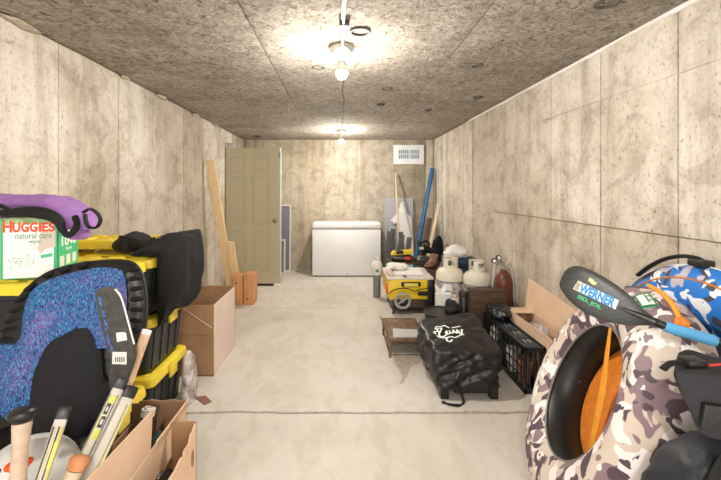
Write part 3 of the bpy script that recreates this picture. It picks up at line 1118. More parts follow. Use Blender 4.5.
# ---------------------------------------------------------------- black cloth over the tote
def build_cloth():
    t = thing('black_cloth', 'black cloth bag slumped over the end of the tote stack', 'cloth bag', (-1.2, 2.35, 1.036))
    prof = [(-1.20, 1.042), (-1.19, 1.09), (-1.12, 1.13), (-1.02, 1.14), (-.975, 1.137), (-.952, 1.10), (-.945, .98), (-.950, .86), (-.98, .74), (-1.02, .672), (-1.052, .66), (-1.060, .72), (-1.058, .88), (-1.056, 1.0), (-1.06, 1.045), (-1.12, 1.042)]
    prof = [Vector((a, 0, b)) for a, b in prof]
    prof = smooth_loop(prof, 3)
    bm = NB()
    rings = []
    N = 18
    for i in range(N + 1):
        s = i / N
        y = 2.12 + .50 * s
        k = min(1, .62 + 1.6 * s) if s < .5 else min(1, .72 + 1.2 * (1 - s))
        kz = min(1, .25 + 2.6 * s)
        ring = []
        for p in prof:
            q = Vector((p.x, y, p.z))
            # outward bulge shrinks towards the two ends
            cx = -1.06
            if q.x > cx: q.x = cx + .006 + (q.x - cx) * k
            if q.z > 1.045: q.z = 1.045 + (q.z - 1.045) * kz
            if q.x > cx + .008:
                q.x += .02 * noise.noise(Vector((y * 12, q.z * 5, 1))) + .010 * noise.noise(Vector((y * 30, q.z * 9, 4)))
                q.x = max(q.x, cx + .004)
            if q.z > 1.05: q.z += .016 * noise.noise(Vector((q.x * 9, y * 11, 7)))
            if q.z < .8: q.z += .03 * (1 - s) * 0 + .035 * noise.noise(Vector((0, y * 5, 2)))
            ring.append(bm.verts.new(q))
        rings.append(ring)
    skin(bm, rings)
    obj('body', bm, 'black_fabric', t, 70)
    bm = NB(); blob(bm, (-1.30, 2.30, 1.10), (.095, .10, .068), .40, 9, 4, 3.0, 1.043); obj('gathered_corner', bm, 'black_lining', t, 70)
    bm = NB(); tube(bm, smooth_path([(-1.33, 2.22, 1.12), (-1.25, 2.20, 1.11), (-1.18, 2.21, 1.09), (-1.12, 2.25, 1.11)], 5), .022, 10, True, (.4, 1.4)); obj('strap', bm, 'black_strap', t, 60)
    # seam piping
    bm = NB(); tube(bm, smooth_path([(-1.14, 2.28, 1.13), (-1.06, 2.30, 1.146), (-.98, 2.33, 1.145), (-.93, 2.36, 1.10)], 6), .003, 6); obj('seam', bm, 'charcoal_fabric', t, 60)


build_cloth()


# ---------------------------------------------------------------- speckled seat, and the duffel it rests on
def build_seat():
    def lean(u, v, dy=0.0):
        # the seat plane leans back on the tote: nearer at its foot
        return at(u, v, 1.545 - (v - 262) / 170 * .12 + dy)
    t = thing('padded_seat', 'blue and purple speckled padded seat shell with black quilted edge', 'seat', lean(70, 436))
    out = [(-2, 385), (-2, 350), (4, 325), (14, 305), (30, 286), (46, 274), (62, 268), (82, 263.5), (105, 261), (125, 261), (137, 266), (144, 279), (147, 299), (146, 320), (142, 340), (136, 360), (126, 385), (112, 415), (95, 432), (60, 437), (25, 430), (6, 412)]
    nrm = (lean(20, 400) - lean(20, 300)).cross(lean(100, 300) - lean(20, 300))
    nrm.normalize()
    if nrm.y > 0: nrm = -nrm
    loop3 = smooth_loop([lean(*p) for p in out], 4)
    bm = NB(); puff(bm, loop3, lean(75, 345), nrm, .030, .022, 16, .004, 14, .006, 30, 6.0); obj('shell', bm, 'black_nylon', t, 60)
    bm = NB(); tube(bm, loop3 + [loop3[0]], .0065, 8, False); obj('piping', bm, 'black_plastic', t, 60)
    blue = [(1, 398), (2, 362), (8, 343), (22, 341), (28, 334), (30, 318), (33, 302), (40, 289), (52, 281), (72, 274), (100, 268), (119, 268), (129, 274), (132, 300), (131, 330), (128, 345), (110, 340), (95, 345), (80, 380), (62, 428), (30, 425), (10, 412)]
    bm = NB(); puff(bm, [p + nrm * .036 for p in smooth_loop([lean(*p) for p in blue], 4)], lean(70, 345) + nrm * .036, nrm, .022, .02, 8, .006, 18, power=5); obj('cover', bm, 'speckle_fabric', t, 60)
    dome = [(38, 434), (39, 395), (46, 358), (60, 336), (78, 325), (96, 321), (104, 330), (109, 350), (112, 375), (122, 378), (110, 412), (95, 430), (70, 435)]
    bm = NB(); puff(bm, [p + nrm * .048 for p in smooth_loop([lean(*p) for p in dome], 4)], lean(82, 385) + nrm * .048, nrm, .026, .03, 8, .010, 9, power=4); obj('insert', bm, 'black_lining', t, 60)
    pads = [((131, 270), (141, 268)), ((133, 279), (144, 277)), ((134, 289), (145, 287)), ((134.5, 299), (146, 298)), ((134.5, 309), (146, 309)), ((134, 319), (145, 320)), ((133, 329), (144, 331)), ((132, 339), (142, 342)),
            ((30, 291), (39, 283)), ((21, 301), (34, 293)), ((15, 311), (32, 305)), ((11, 321), (30, 316)), ((8, 330), (28, 326)), ((6, 339), (24, 336)), ((48, 277), (56, 272)), ((64, 271), (72, 268)), ((82, 267), (90, 264))]
    for a_, b_ in pads:
        p, q = lean(*a_) + nrm * .030, lean(*b_) + nrm * .020
        bm = NB(); tube(bm, [p, p.lerp(q, .12), p.lerp(q, .5), p.lerp(q, .88), q], [.005, .011, .0125, .010, .004], 10, True, (1.0, .8)); obj('quilt_pad', bm, 'black_fabric', t, 60)
    # duffel below
    t = thing('duffel_bag', 'black duffel bag with zip under the speckled seat', 'bag', (-1.02, 1.32, 0))
    bm = NB()
    vs_ = bx(bm, (-1.42, 1.17, 0.0), (-.955, 1.56, .455), .06, seg=4)
    bmesh.ops.subdivide_edges(bm, edges=bm.edges[:], cuts=3, use_grid_fill=True)
    for v in bm.verts:
        if v.co.z > .02: v.co += Vector((noise.noise(v.co * 9), noise.noise(v.co * 9 + Vector((5, 0, 0))), .5 * noise.noise(v.co * 8 + Vector((0, 7, 0))))) * .014
    obj('body', bm, 'black_nylon', t, 60)
    bm = NB(); bx(bm, (-1.36, 1.215, .452), (-.98, 1.245, .470), .004); obj('zip', bm, 'dark_steel', t)
    for x in (-1.28, -1.05):
        bm = NB(); bx(bm, (x - .02, 1.150, .03), (x + .02, 1.162, .44), .003); obj('strap', bm, 'black_strap', t)


build_seat()


# ---------------------------------------------------------------- sports sticks, bats and helmet
def shaft_ends(pt_top, pt_low, z_end):
    """prolong the line through two points down to height z_end"""
    d = (pt_low - pt_top)
    k = (z_end - pt_top.z) / d.z
    return pt_top + d * k


def box_shaft(name, top, bot, w, th, mat, parent, facing=(0, -1, 0), off=(0, 0), l0=0, l1=1):
    top, bot = Vector(top), Vector(bot)
    d = (top - bot)
    z = d.normalized()
    y = Vector(facing); y = (y - z * y.dot(z)).normalized()
    x = y.cross(z)
    bm = NB()
    mx = Matrix.Identity(4)
    o = bot + d * l0 + x * off[0] + y * off[1]
    for i in range(3):
        mx[i][0], mx[i][1], mx[i][2], mx[i][3] = x[i], y[i], z[i], o[i]
    bx(bm, (-w / 2, -th / 2, 0), (w / 2, th / 2, d.length * (l1 - l0)), min(w, th) * .22, mx)
    return obj(name, bm, mat, parent)


def hockey_stick(label, u1, v1, y1, u0, v0, y0, w, th, scheme, facing, zend=.0):
    top = at(u1, v1, y1)
    bot = shaft_ends(top, at(u0, v0, y0), zend + .02)
    t = thing('stick', label, 'hockey stick', bot, 0, 'white and yellow sticks standing beside the cardboard box')
    L = (top - bot).length
    box_shaft('shaft', top, bot, w, th, 'stick_white', t, facing)
    box_shaft('end_cap', top, bot, w * 1.10, th * 1.14, 'black_plastic', t, facing, l0=1 - .030 / L, l1=1 + .006 / L)
    fy = th / 2
    for x, ww, m_ in scheme:
        box_shaft('stripe', top, bot, ww, .0016, m_, t, facing, (x, fy), .25, 1 - .045 / L)
    return t, top, bot


t, top, bot = hockey_stick('white stick with yellow and black emblem and black end cap', 123, 379, 1.20, 74, 480, 1.06, .034, .022, [(.010, .003, 'stick_yellow'), (-.008, .003, 'grey_composite'), (.0145, .0018, 'grey_composite')], (.45, -1, .2))
L = (top - bot).length
for k, (a, b, x, w_, m_) in enumerate(((.07, .10, .004, .012, 'black_plastic'), (.105, .135, .002, .013, 'black_plastic'), (.05, .07, .0, .016, 'stick_yellow'), (.14, .165, 0, .015, 'stick_yellow'), (.08, .092, .004, .006, 'stick_white'), (.113, .127, .002, .007, 'stick_white'))):
    box_shaft('emblem', top, bot, w_, .0022 + .0006 * (k > 3), m_, t, (.45, -1, .2), (x, .0112), 1 - b / L, 1 - a / L)
hockey_stick('plain white stick with black end cap beside the emblem one', 132, 388, 1.18, 88, 480, 1.04, .034, .022, [(-.012, .0025, 'stick_yellow'), (-.007, .002, 'grey_composite'), (-.003, .0012, 'stick_gold')], (.75, -1, .2))
t, top, bot = hockey_stick('yellow striped stick with black end cap beside the taped bat', 65, 408, 1.06, 41, 480, .97, .030, .022, [(-.0105, .007, 'stick_gold'), (-.003, .004, 'black_plastic'), (.004, .003, 'stick_gold'), (.010, .004, 'black_plastic')], (.5, -1, .3))
L = (top - bot).length
box_shaft('emblem', top, bot, .008, .002, 'stick_yellow', t, (.5, -1, .3), (-.008, .0112), 1 - .14 / L, 1 - .08 / L)


def bat(label, u1, v1, y1, u0, v0, y0, knob_mat, grip_mat, knob_r, grip_r, zend, tape):
    top = at(u1, v1, y1)
    bot = shaft_ends(top, at(u0, v0, y0), zend)
    t = thing('bat', label, 'bat', bot)
    d = (bot - top)
    L = d.length
    z = d.normalized()
    x, y = frame_of(z)
    mx = basis(top, x, y)
    if (mx.to_3x3() @ Vector((0, 0, 1))).dot(z) < 0: mx = basis(top, y, x)
    bm = NB(); lathe(bm, [(.003, -.012), (knob_r * .7, -.010), (knob_r * .97, -.002), (knob_r, .006), (knob_r * .85, .016), (grip_r * 1.15, .022)], 20, mx); obj('knob', bm, knob_mat, t, 60)
    bm = NB()
    prof = []
    k = 26
    for i in range(k + 1):
        zz = .024 + .30 * i / k
        r_ = grip_r * (1.12 - .2 * min(1, i / 5)) * (1 + (.03 if tape and i % 2 else 0))
        prof.append((r_, zz))
    lathe(bm, prof, 16, mx); obj('grip', bm, grip_mat, t, 60)
    bm = NB(); lathe(bm, [(grip_r * .93, .32), (grip_r * 1.2, L * .55), (.031, L * .75), (.032, L - .02), (.02, L)], 16, mx); obj('barrel', bm, 'bat_wood' if not tape else 'grey_composite', t, 60)


bat('cream taped bat with glossy black knob', 23, 412, .98, 18, 480, .95, 'black_plastic', 'cream_tape', .033, .0195, .02, True)
bat('bare orange-brown wooden bat, knob up', 80, 460, 1.0, 62, 500, .96, 'bat_wood', 'cream_tape', .026, .019, .02, False)


def build_helmet():
    c = at(26, 487, 1.13)
    t = thing('helmet', 'white vented sports helmet beneath the bats', 'helmet', c + Vector((0, 0, -.11)))
    bm = NB()
    g = bmesh.ops.create_uvsphere(bm, u_segments=32, v_segments=20, radius=1)
    for v in g['verts']:
        p = v.co
        v.co = c + Vector((p.x * .140, p.y * .15, p.z * (.135 if p.z > 0 else .10)))
    obj('shell', bm, 'white_plastic', t, 60)
    for a, e in ((-155, 40), (-118, 26), (-60, 30), (-100, 55), (-75, 8)):
        d = Vector((math.cos(R(a)) * math.cos(R(e)), math.sin(R(a)) * math.cos(R(e)), math.sin(R(e))))
        p = c + Vector((d.x * .140, d.y * .15, d.z * .135))
        bm = NB(); blob(bm, p, (.016, .012, .007), 0, 1, 2); obj('vent', bm, 'black_rubber', t, 60)
    bm = NB(); bx(bm, (c.x + .005, c.y - .085, c.z + .095), (c.x + .060, c.y - .04, c.z + .124), .006); obj('badge', bm, 'red_print', t)
    for k in range(5):
        p0 = c + Vector((.062 + .012 * k, -.135 + .018 * k, .02 + .01 * (k % 2)))
        bm = NB(); tube(bm, smooth_path([p0 + Vector((0, -.004, .05)), p0 + Vector((.012, -.006, .02)), p0 + Vector((-.004, -.004, -.01))], 4), .0012, 5); obj('ink_line', bm, 'blue_print', t)


build_helmet()


def build_blade():
    Y = 1.30
    def pt(u, v, dy=0): return at(u, v, Y + dy)
    top = at(133, 372, Y)
    t = thing('goalie_stick', 'grey composite stick blade with slots and white labels', 'hockey stick', at(125, 470, Y - .1))
    outl = [(96, 293), (99, 289), (106, 287.5), (113, 290), (119, 298), (124, 315), (128, 330), (132, 345), (133, 358), (128, 374), (121, 388), (111, 392), (109, 375), (112, 362), (106, 345), (101, 325), (97, 308)]
    bm = NB()
    pts = smooth_loop([Vector((*pt(*p),)) for p in outl], 3)
    a = [bm.verts.new(p) for p in pts]; b = [bm.verts.new(p + Vector((.004, .016, 0))) for p in pts]
    bm.faces.new(a); bm.faces.new(b[::-1])
    for k in range(len(a)): bm.faces.new((a[k], b[k], b[(k + 1) % len(a)], a[(k + 1) % len(a)]))
    obj('blade', bm, 'grey_composite', t, 40)
    bm = NB(); tube(bm, [p + Vector((.002, .008, 0)) for p in smooth_path([pt(113, 290), pt(119, 298), pt(124, 315), pt(128, 330), pt(132, 345)], 4)], .0035, 6); obj('edge', bm, 'label_white', t)
    for (u, v, h) in ((100, 302, 5), (103.5, 314, 4), (105.5, 325, 5), (108, 339, 5), (111.5, 348, 3)):
        bm = NB(); bl = smooth_loop([pt(u - 1.7, v - h, -.001), pt(u + 1.0, v - h + 1, -.001), pt(u + 2.2, v + h, -.001), pt(u - .3, v + h, -.001)], 3)
        f = [bm.verts.new(p) for p in bl]; bm.faces.new(f)
        f2 = [bm.verts.new(p + Vector((0, .002, 0))) for p in bl]; bm.faces.new(f2[::-1])
        obj('slot', bm, 'speckle_fabric', t, 0)
    for q in (((112.5, 352), (126.5, 352), (126.5, 364.5), (112, 364)), ((116, 333), (121, 332), (122.5, 341), (117, 342)), ((121.5, 332), (126, 333), (127, 340), (123, 341))):
        bm = NB(); quad_slab(bm, [pt(*p, -.002) for p in q], .0012); obj('sticker', bm, 'label_white', t, 0)
    for k in range(5):
        bm = NB(); quad_slab(bm, [pt(115 + k * 2.1, 357, -.0036), pt(115.9 + k * 2.1, 357, -.0036), pt(115.9 + k * 2.1, 362, -.0036), pt(115 + k * 2.1, 362, -.0036)], .0004); obj('bar_code', bm, 'black_plastic', t, 0)
    bot = shaft_ends(pt(121, 378, .008), at(112, 420, Y - .05), .02)
    box_shaft('shaft', pt(121, 378, .008), bot, .034, .022, 'grey_composite', t, (.2, -1, .1))
    # wooden shaft
    tp = at(147, 330, 1.40)
    bt = shaft_ends(tp, at(127, 386, 1.33), .02)
    t = thing('wooden_stick', 'worn bare wooden stick leaning beside the slotted blade', 'hockey stick', bt)
    box_shaft('shaft', tp, bt, .034, .024, 'ash_wood', t, (.6, -1, .1))
    Lw = (tp - bt).length
    box_shaft('worn_end', tp, bt, .0348, .0248, 'label_white', t, (.6, -1, .1), l0=1 - .02 / Lw, l1=1 + .002 / Lw)


build_blade()


# ---------------------------------------------------------------- cardboard boxes
def carton(name, label, x0, x1, y0, y1, h, mats, flaps=(), th=.006, group=None, hl=None):
    """open-topped carton: mats = (outer right, outer front, inner)"""
    t = thing(name, label, 'cardboard box', ((x0 + x1) / 2, (y0 + y1) / 2, 0), 0, group)
    bm = NB(); bx(bm, (x0, y0, 0.002), (x1, y1, .008)); obj('bottom', bm, mats[2], t, 0)
    bm = NB(); bx(bm, (x0, y0, 0), (x1, y0 + th, h)); obj('front_wall', bm, mats[1], t, 0)
    bm = NB(); bx(bm, (x0, y1 - th, 0), (x1, y1, h)); obj('back_wall', bm, mats[2], t, 0)
    bm = NB(); bx(bm, (x0, y0 + th, 0), (x0 + th, y1 - th, hl or h)); obj('side_wall', bm, mats[2], t, 0)
    bm = NB(); bx(bm, (x1 - th, y0 + th, 0), (x1, y1 - th, h)); obj('side_wall', bm, mats[0], t, 0)
    for pts, m_ in flaps:
        bm = NB(); quad_slab(bm, pts, .005); obj('flap', bm, m_, t, 0)
    return t


# tall box by the totes
t = carton('cardboard_box', 'tall open brown cardboard box between the totes and the timber blocks', -1.43, -.97, 2.82, 3.38, .540, ('cardboard_pink', 'cardboard', 'cardboard'),
           [([(-1.43, 3.374, .538), (-.98, 3.374, .538), (-.99, 3.38, .545), (-1.42, 3.38, .545)], 'cardboard')])
bm = NB(); bx(bm, (-1.429, 2.817, .31), (-.971, 2.8205, .318)); obj('crease', bm, 'cardboard_dark', t, 0)
bm = NB(); bx(bm, (-1.429, 2.816, .318), (-.971, 2.8205, .36)); obj('tape', bm, 'cardboard', t, 0)
bm = NB(); tube(bm, [(-1.25, 2.818, .55), (-.985, 2.818, .37)], .0022, 6); obj('string', bm, 'beige_print', t, 0)

# foreground box with raised flap, and the narrower torn box against it
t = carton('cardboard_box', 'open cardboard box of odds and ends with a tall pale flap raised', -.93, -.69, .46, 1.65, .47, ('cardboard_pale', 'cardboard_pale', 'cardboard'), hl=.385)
bm = NB(); quad_slab(bm, [(-.697, .90, .462), (-.697, 1.345, .462), (-.690, 1.348, .618), (-.690, .90, .640)], .005); obj('flap', bm, 'cardboard_pale', t, 0)
bm = NB(); quad_slab(bm, [(-.690, 1.37, .462), (-.690, 1.648, .462), (-.680, 1.648, .492), (-.685, 1.37, .490)], .005); obj('flap', bm, 'cardboard_pale', t, 0)
bm = NB()
ext(bm, [(-.90, .465), (-.69, .465), (-.69, .485), (-.72, .478), (-.745, .487), (-.80, .480), (-.84, .486), (-.90, .478)], .005, basis((0, 1.652, 0), (1, 0, 0), (0, 0, 1)))
obj('flap', bm, 'cardboard', t, 0)
t = thing('paper_roll', 'white paper roll sticking out of the cardboard box', 'paper roll', (-.80, 1.50, .01))
bm = NB(); tube(bm, [(-.85, 1.44, .01), (-.812, 1.56, .485)], .026, 16); obj('roll', bm, 'black_film', t, 60)
bm = NB(); tube(bm, [(-.8135, 1.555, .470), (-.811, 1.562, .497)], .0275, 16); obj('roll_end', bm, 'label_white', t, 60)
bm = NB(); ring_torus(bm, (-.8108, 1.5625, .4975), (.3, .25, 1), .016, .004, 20, 6); obj('core', bm, 'beige_print', t, 60)
bm = NB(); blob(bm, (-.737, 1.50, .235), (.038, .10, .225), .18, 12, 4, 2.0, .01); solid('green_bag', bm, 'green_cloth', 'crumpled dark green cloth stuffed into the cardboard box', 'cloth', smooth=60)

t = thing('cardboard_box', 'narrow torn cardboard box with a hand hole, holding black plastic', 'cardboard box', (-.63, 1.2, 0))
x0, x1, y0, y1 = -.676, -.578, .90, 1.48
bm = NB(); bx(bm, (x0, y0, .002), (x1, y1, .008)); obj('bottom', bm, 'cardboard', t, 0)
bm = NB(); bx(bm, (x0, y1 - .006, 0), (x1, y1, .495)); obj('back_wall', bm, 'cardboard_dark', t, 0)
bm = NB(); bx(bm, (x0, y0, 0), (x1, y0 + .006, .43)); obj('front_wall', bm, 'cardboard', t, 0)
bm = NB(); bx(bm, (x0, y0 + .006, 0), (x0 + .005, y1 - .006, .36)); obj('side_wall', bm, 'cardboard', t, 0)
bm = NB()
prof = [(y0, 0), (y1, 0), (y1, .495), (1.445, .475), (1.43, .478), (1.41, .452), (1.37, .455), (1.355, .43), (1.345, .448), (1.29, .44), (1.2, .445), (y0, .44)]
ext(bm, prof, .006, basis((x1 - .006, 0, 0), (0, 1, 0), (0, 0, 1))); obj('side_wall', bm, 'cardboard_pale', t, 0)
bm = NB(); ext(bm, [(1.44 + .014 * math.cos(k * .52), .375 + .033 * math.sin(k * .52)) for k in range(12)], .002, basis((x1 - .0012, 0, 0), (0, 1, 0), (0, 0, 1))); obj('hand_hole', bm, 'cardboard_dark', t, 0)
bm = NB(); blob(bm, (-.630, 1.22, .215), (.040, .22, .225), .16, 16, 4, 5.0, .01); solid('plastic_bag', bm, 'black_film', 'glossy black plastic bag inside the narrow torn box', 'plastic bag', smooth=60)

# pale plastic bag between tote and tall box, cardboard scrap on the floor
bm = NB(); blob(bm, (-1.022, 2.50, .11), (.036, .085, .19), .34, 15, 4, 21.0, 0.0, .8); solid('plastic_bag', bm, 'clear_plastic', 'pale crinkled plastic bag on the floor beside the lowest tote', 'plastic bag', smooth=60)
bm = NB(); ext(bm, [(-1.0, 2.53), (-.90, 2.44), (-.865, 2.475), (-.93, 2.545)], .004, Matrix.Translation((0, 0, .002))); solid('cardboard_scrap', bm, 'brown_leather', 'small torn brown scrap lying on the concrete floor', 'scrap', smooth=0)


# ---------------------------------------------------------------- things at the far right corner
bm = NB(); quad_slab(bm, [(.77, 6.44, 0), (1.27, 6.44, 0), (1.27, 6.545, 1.28), (.77, 6.545, 1.28)], .012)
solid('dotted_board', bm, 'dotted_board', 'grey dotted sheet leaning against the back wall', 'board', smooth=0)
bm = NB()
pol = [(.86, .0), (1.24, 0), (1.25, .55), (1.22, .95), (1.15, 1.02), (1.10, 1.24), (1.04, 1.20), (.98, 1.02), (.86, .90), (.92, .84), (1.0, .86), (.98, .5)]
ext(bm, pol, .006, basis((0, 6.34, 0), (1, 0, 0), (0, .10, 1)))
solid('torn_sheet', bm, 'paper', 'torn white sheet standing in front of the grey dotted board', 'sheet', smooth=0)
bm = NB(); bx(bm, (.80, 6.22, 0), (.93, 6.28, .80), .004); solid('dotted_box', bm, 'dotted_board', 'narrow grey dotted carton standing left of the torn white sheet', 'carton')
bm = NB(); tube(bm, [(.935, 5.85, 0), (.95, 6.2, 1.0), (.955, 6.50, 1.72)], .016, 10); solid('wooden_pole', bm, 'grey_wood', 'thin wooden pole leaning on the back wall below the vent', 'pole')
bm = NB()
a, b = Vector((1.17, 6.05, 0)), Vector((1.585, 6.42, 1.79))
tube(bm, [a, b], .062, 12, True, (1.0, .55)); solid('blue_board', bm, 'blue_board', 'long blue wrapped board leaning into the right corner', 'board')
plank('plank', 'weathered plank leaning right of the blue board', 'plank', (1.27, 5.75, 0), (1.585, 6.0, 1.21), (.035, -.05, 0), (.012, .012, 0), 'grey_wood')
plank('plank', 'dark narrow board between the blue board and the weathered plank', 'plank', (1.24, 5.92, 0), (1.47, 6.15, .95), (.07, -.04, 0), (.012, .012, 0), 'old_wood')
bm = NB(); blob(bm, (1.50, 5.75, .50), (.085, .11, .20), .35, 8, 4, 4.0); tube(bm, [(1.50, 5.75, .0), (1.50, 5.75, .45)], .03, 8); solid('black_jacket', bm, 'black_fabric', 'black crumpled jacket hung on a stand in the right corner', 'jacket', smooth=60)
# grey metal flashing bundle on a low bench
t = thing('work_bench', 'low dark bench holding the tools in the right corner', 'bench', (.98, 5.25, 0))
bm = NB(); bx(bm, (.66, 5.05, .40), (1.35, 5.55, .43), .004); obj('top', bm, 'old_wood', t)
for x in (.70, 1.31):
    for y in (5.09, 5.51):
        bm = NB(); bx(bm, (x - .02, y - .02, 0), (x + .02, y + .02, .401), .003); obj('leg', bm, 'old_wood', t)
for i, (x, y, h, ly) in enumerate(((.70, 5.46, .38, .03), (.77, 5.47, .42, .0), (.84, 5.42, .34, .12), (.91, 5.47, .37, -.05), (.97, 5.42, .30, .08))):
    bm = NB()
    w_ = .036
    ext(bm, [(-w_, 0), (-w_ * .5, .016), (0, 0), (w_ * .5, .016), (w_, 0), (w_, .004), (w_ * .5, .020), (0, .004), (-w_ * .5, .020), (-w_, .004)], h, basis((x, y, .431), (1, 0, .0), (0, 1, 0)) @ Matrix.Rotation(ly * 1.5, 4, 'Y'))
    solid('metal_flashing', bm, 'grey_metal', ['bent grey metal flashing strip at the open end of the low bench', 'tallest bent grey metal flashing strip on the low bench', 'tilted grey metal flashing strip behind the yellow tool', 'upright grey metal flashing strip next to the tilted one', 'shortest grey metal flashing strip, nearest the black saw'][i], 'metal strip', 'flashing strips on the bench', smooth=0)
# yellow and black power tool
t = thing('power_tool', 'small yellow and black power tool on the low bench', 'power tool', (.86, 5.2, .43))
bm = NB(); bx(bm, (.70, 5.10, .431), (.98, 5.24, .52), .012); obj('base', bm, 'black_plastic', t)
bm = NB(); ext(bm, [(.70, .52), (.97, .535), (1.0, .585), (.73, .565)], .14, basis((0, 5.10, 0), (1, 0, 0), (0, 0, 1)) @ Matrix.Scale(-1, 4, (0, 0, 1))); obj('housing', bm, 'yellow_tool', t, 0)
bm = NB(); bx(bm, (.76, 5.097, .535), (.86, 5.20, .578), .004); obj('vent_plate', bm, 'black_plastic', t)
bm = NB(); bx(bm, (.88, 5.09, .455), (.96, 5.11, .50), .004); obj('switch', bm, 'red_print', t)
bm = NB(); tube(bm, smooth_path([(.72, 5.10, .50), (.74, 5.06, .49), (.84, 5.055, .485), (.90, 5.09, .47)], 4), .007, 6); obj('handle', bm, 'grey_metal', t)
# black saw
t = thing('mitre_saw', 'black power saw with grey guard on the low bench', 'power saw', (1.15, 5.2, .43))
bm = NB(); bx(bm, (1.03, 5.08, .431), (1.30, 5.35, .47), .01); obj('base', bm, 'dark_steel', t)
bm = NB(); lathe(bm, [(.10, -.02), (.115, -.015), (.115, .015), (.10, .02)], 20, Matrix.Translation((1.13, 5.22, .60)) @ Matrix.Rotation(R(70), 4, 'Y')); obj('blade_guard', bm, 'black_plastic', t)
bm = NB(); tube(bm, [(1.16, 5.18, .60), (1.28, 5.22, .56)], [.055, .045], 14); obj('motor', bm, 'black_plastic', t)
bm = NB(); tube(bm, smooth_path([(1.10, 5.12, .68), (1.16, 5.10, .72), (1.22, 5.12, .69), (1.22, 5.16, .62)], 4), .014, 8); obj('handle', bm, 'black_plastic', t)
bm = NB(); bx(bm, (1.085, 5.09, .60), (1.14, 5.105, .635), .004); obj('label_plate', bm, 'label_white', t)
for x in (1.06, 1.22, 1.28):
    bm = NB(); tube(bm, [(x, 5.06, .47), (x + .01, 5.05, .52)], .016, 8); obj('clamp', bm, 'aluminium', t)
# white cup hanging at the end of the saw
t = thing('garden_jug', 'small white plastic jug beside the yellow table saw', 'jug', (.475, 4.90, 0))
bm = NB(); lathe(bm, [(.055, .30), (.07, .32), (.075, .42), (.06, .47), (.03, .49), (.03, .52)], 20, Matrix.Translation((.475, 4.90, 0))); obj('body', bm, 'white_plastic', t)
bm = NB(); lathe(bm, [(.05, 0), (.05, .31)], 16, Matrix.Translation((.475, 4.90, 0))); obj('stand', bm, 'grey_metal', t)
bm = NB(); bx(bm, (.45, 4.82, .345), (.495, 4.832, .385), .004); obj('label', bm, 'green_soft_print', t)


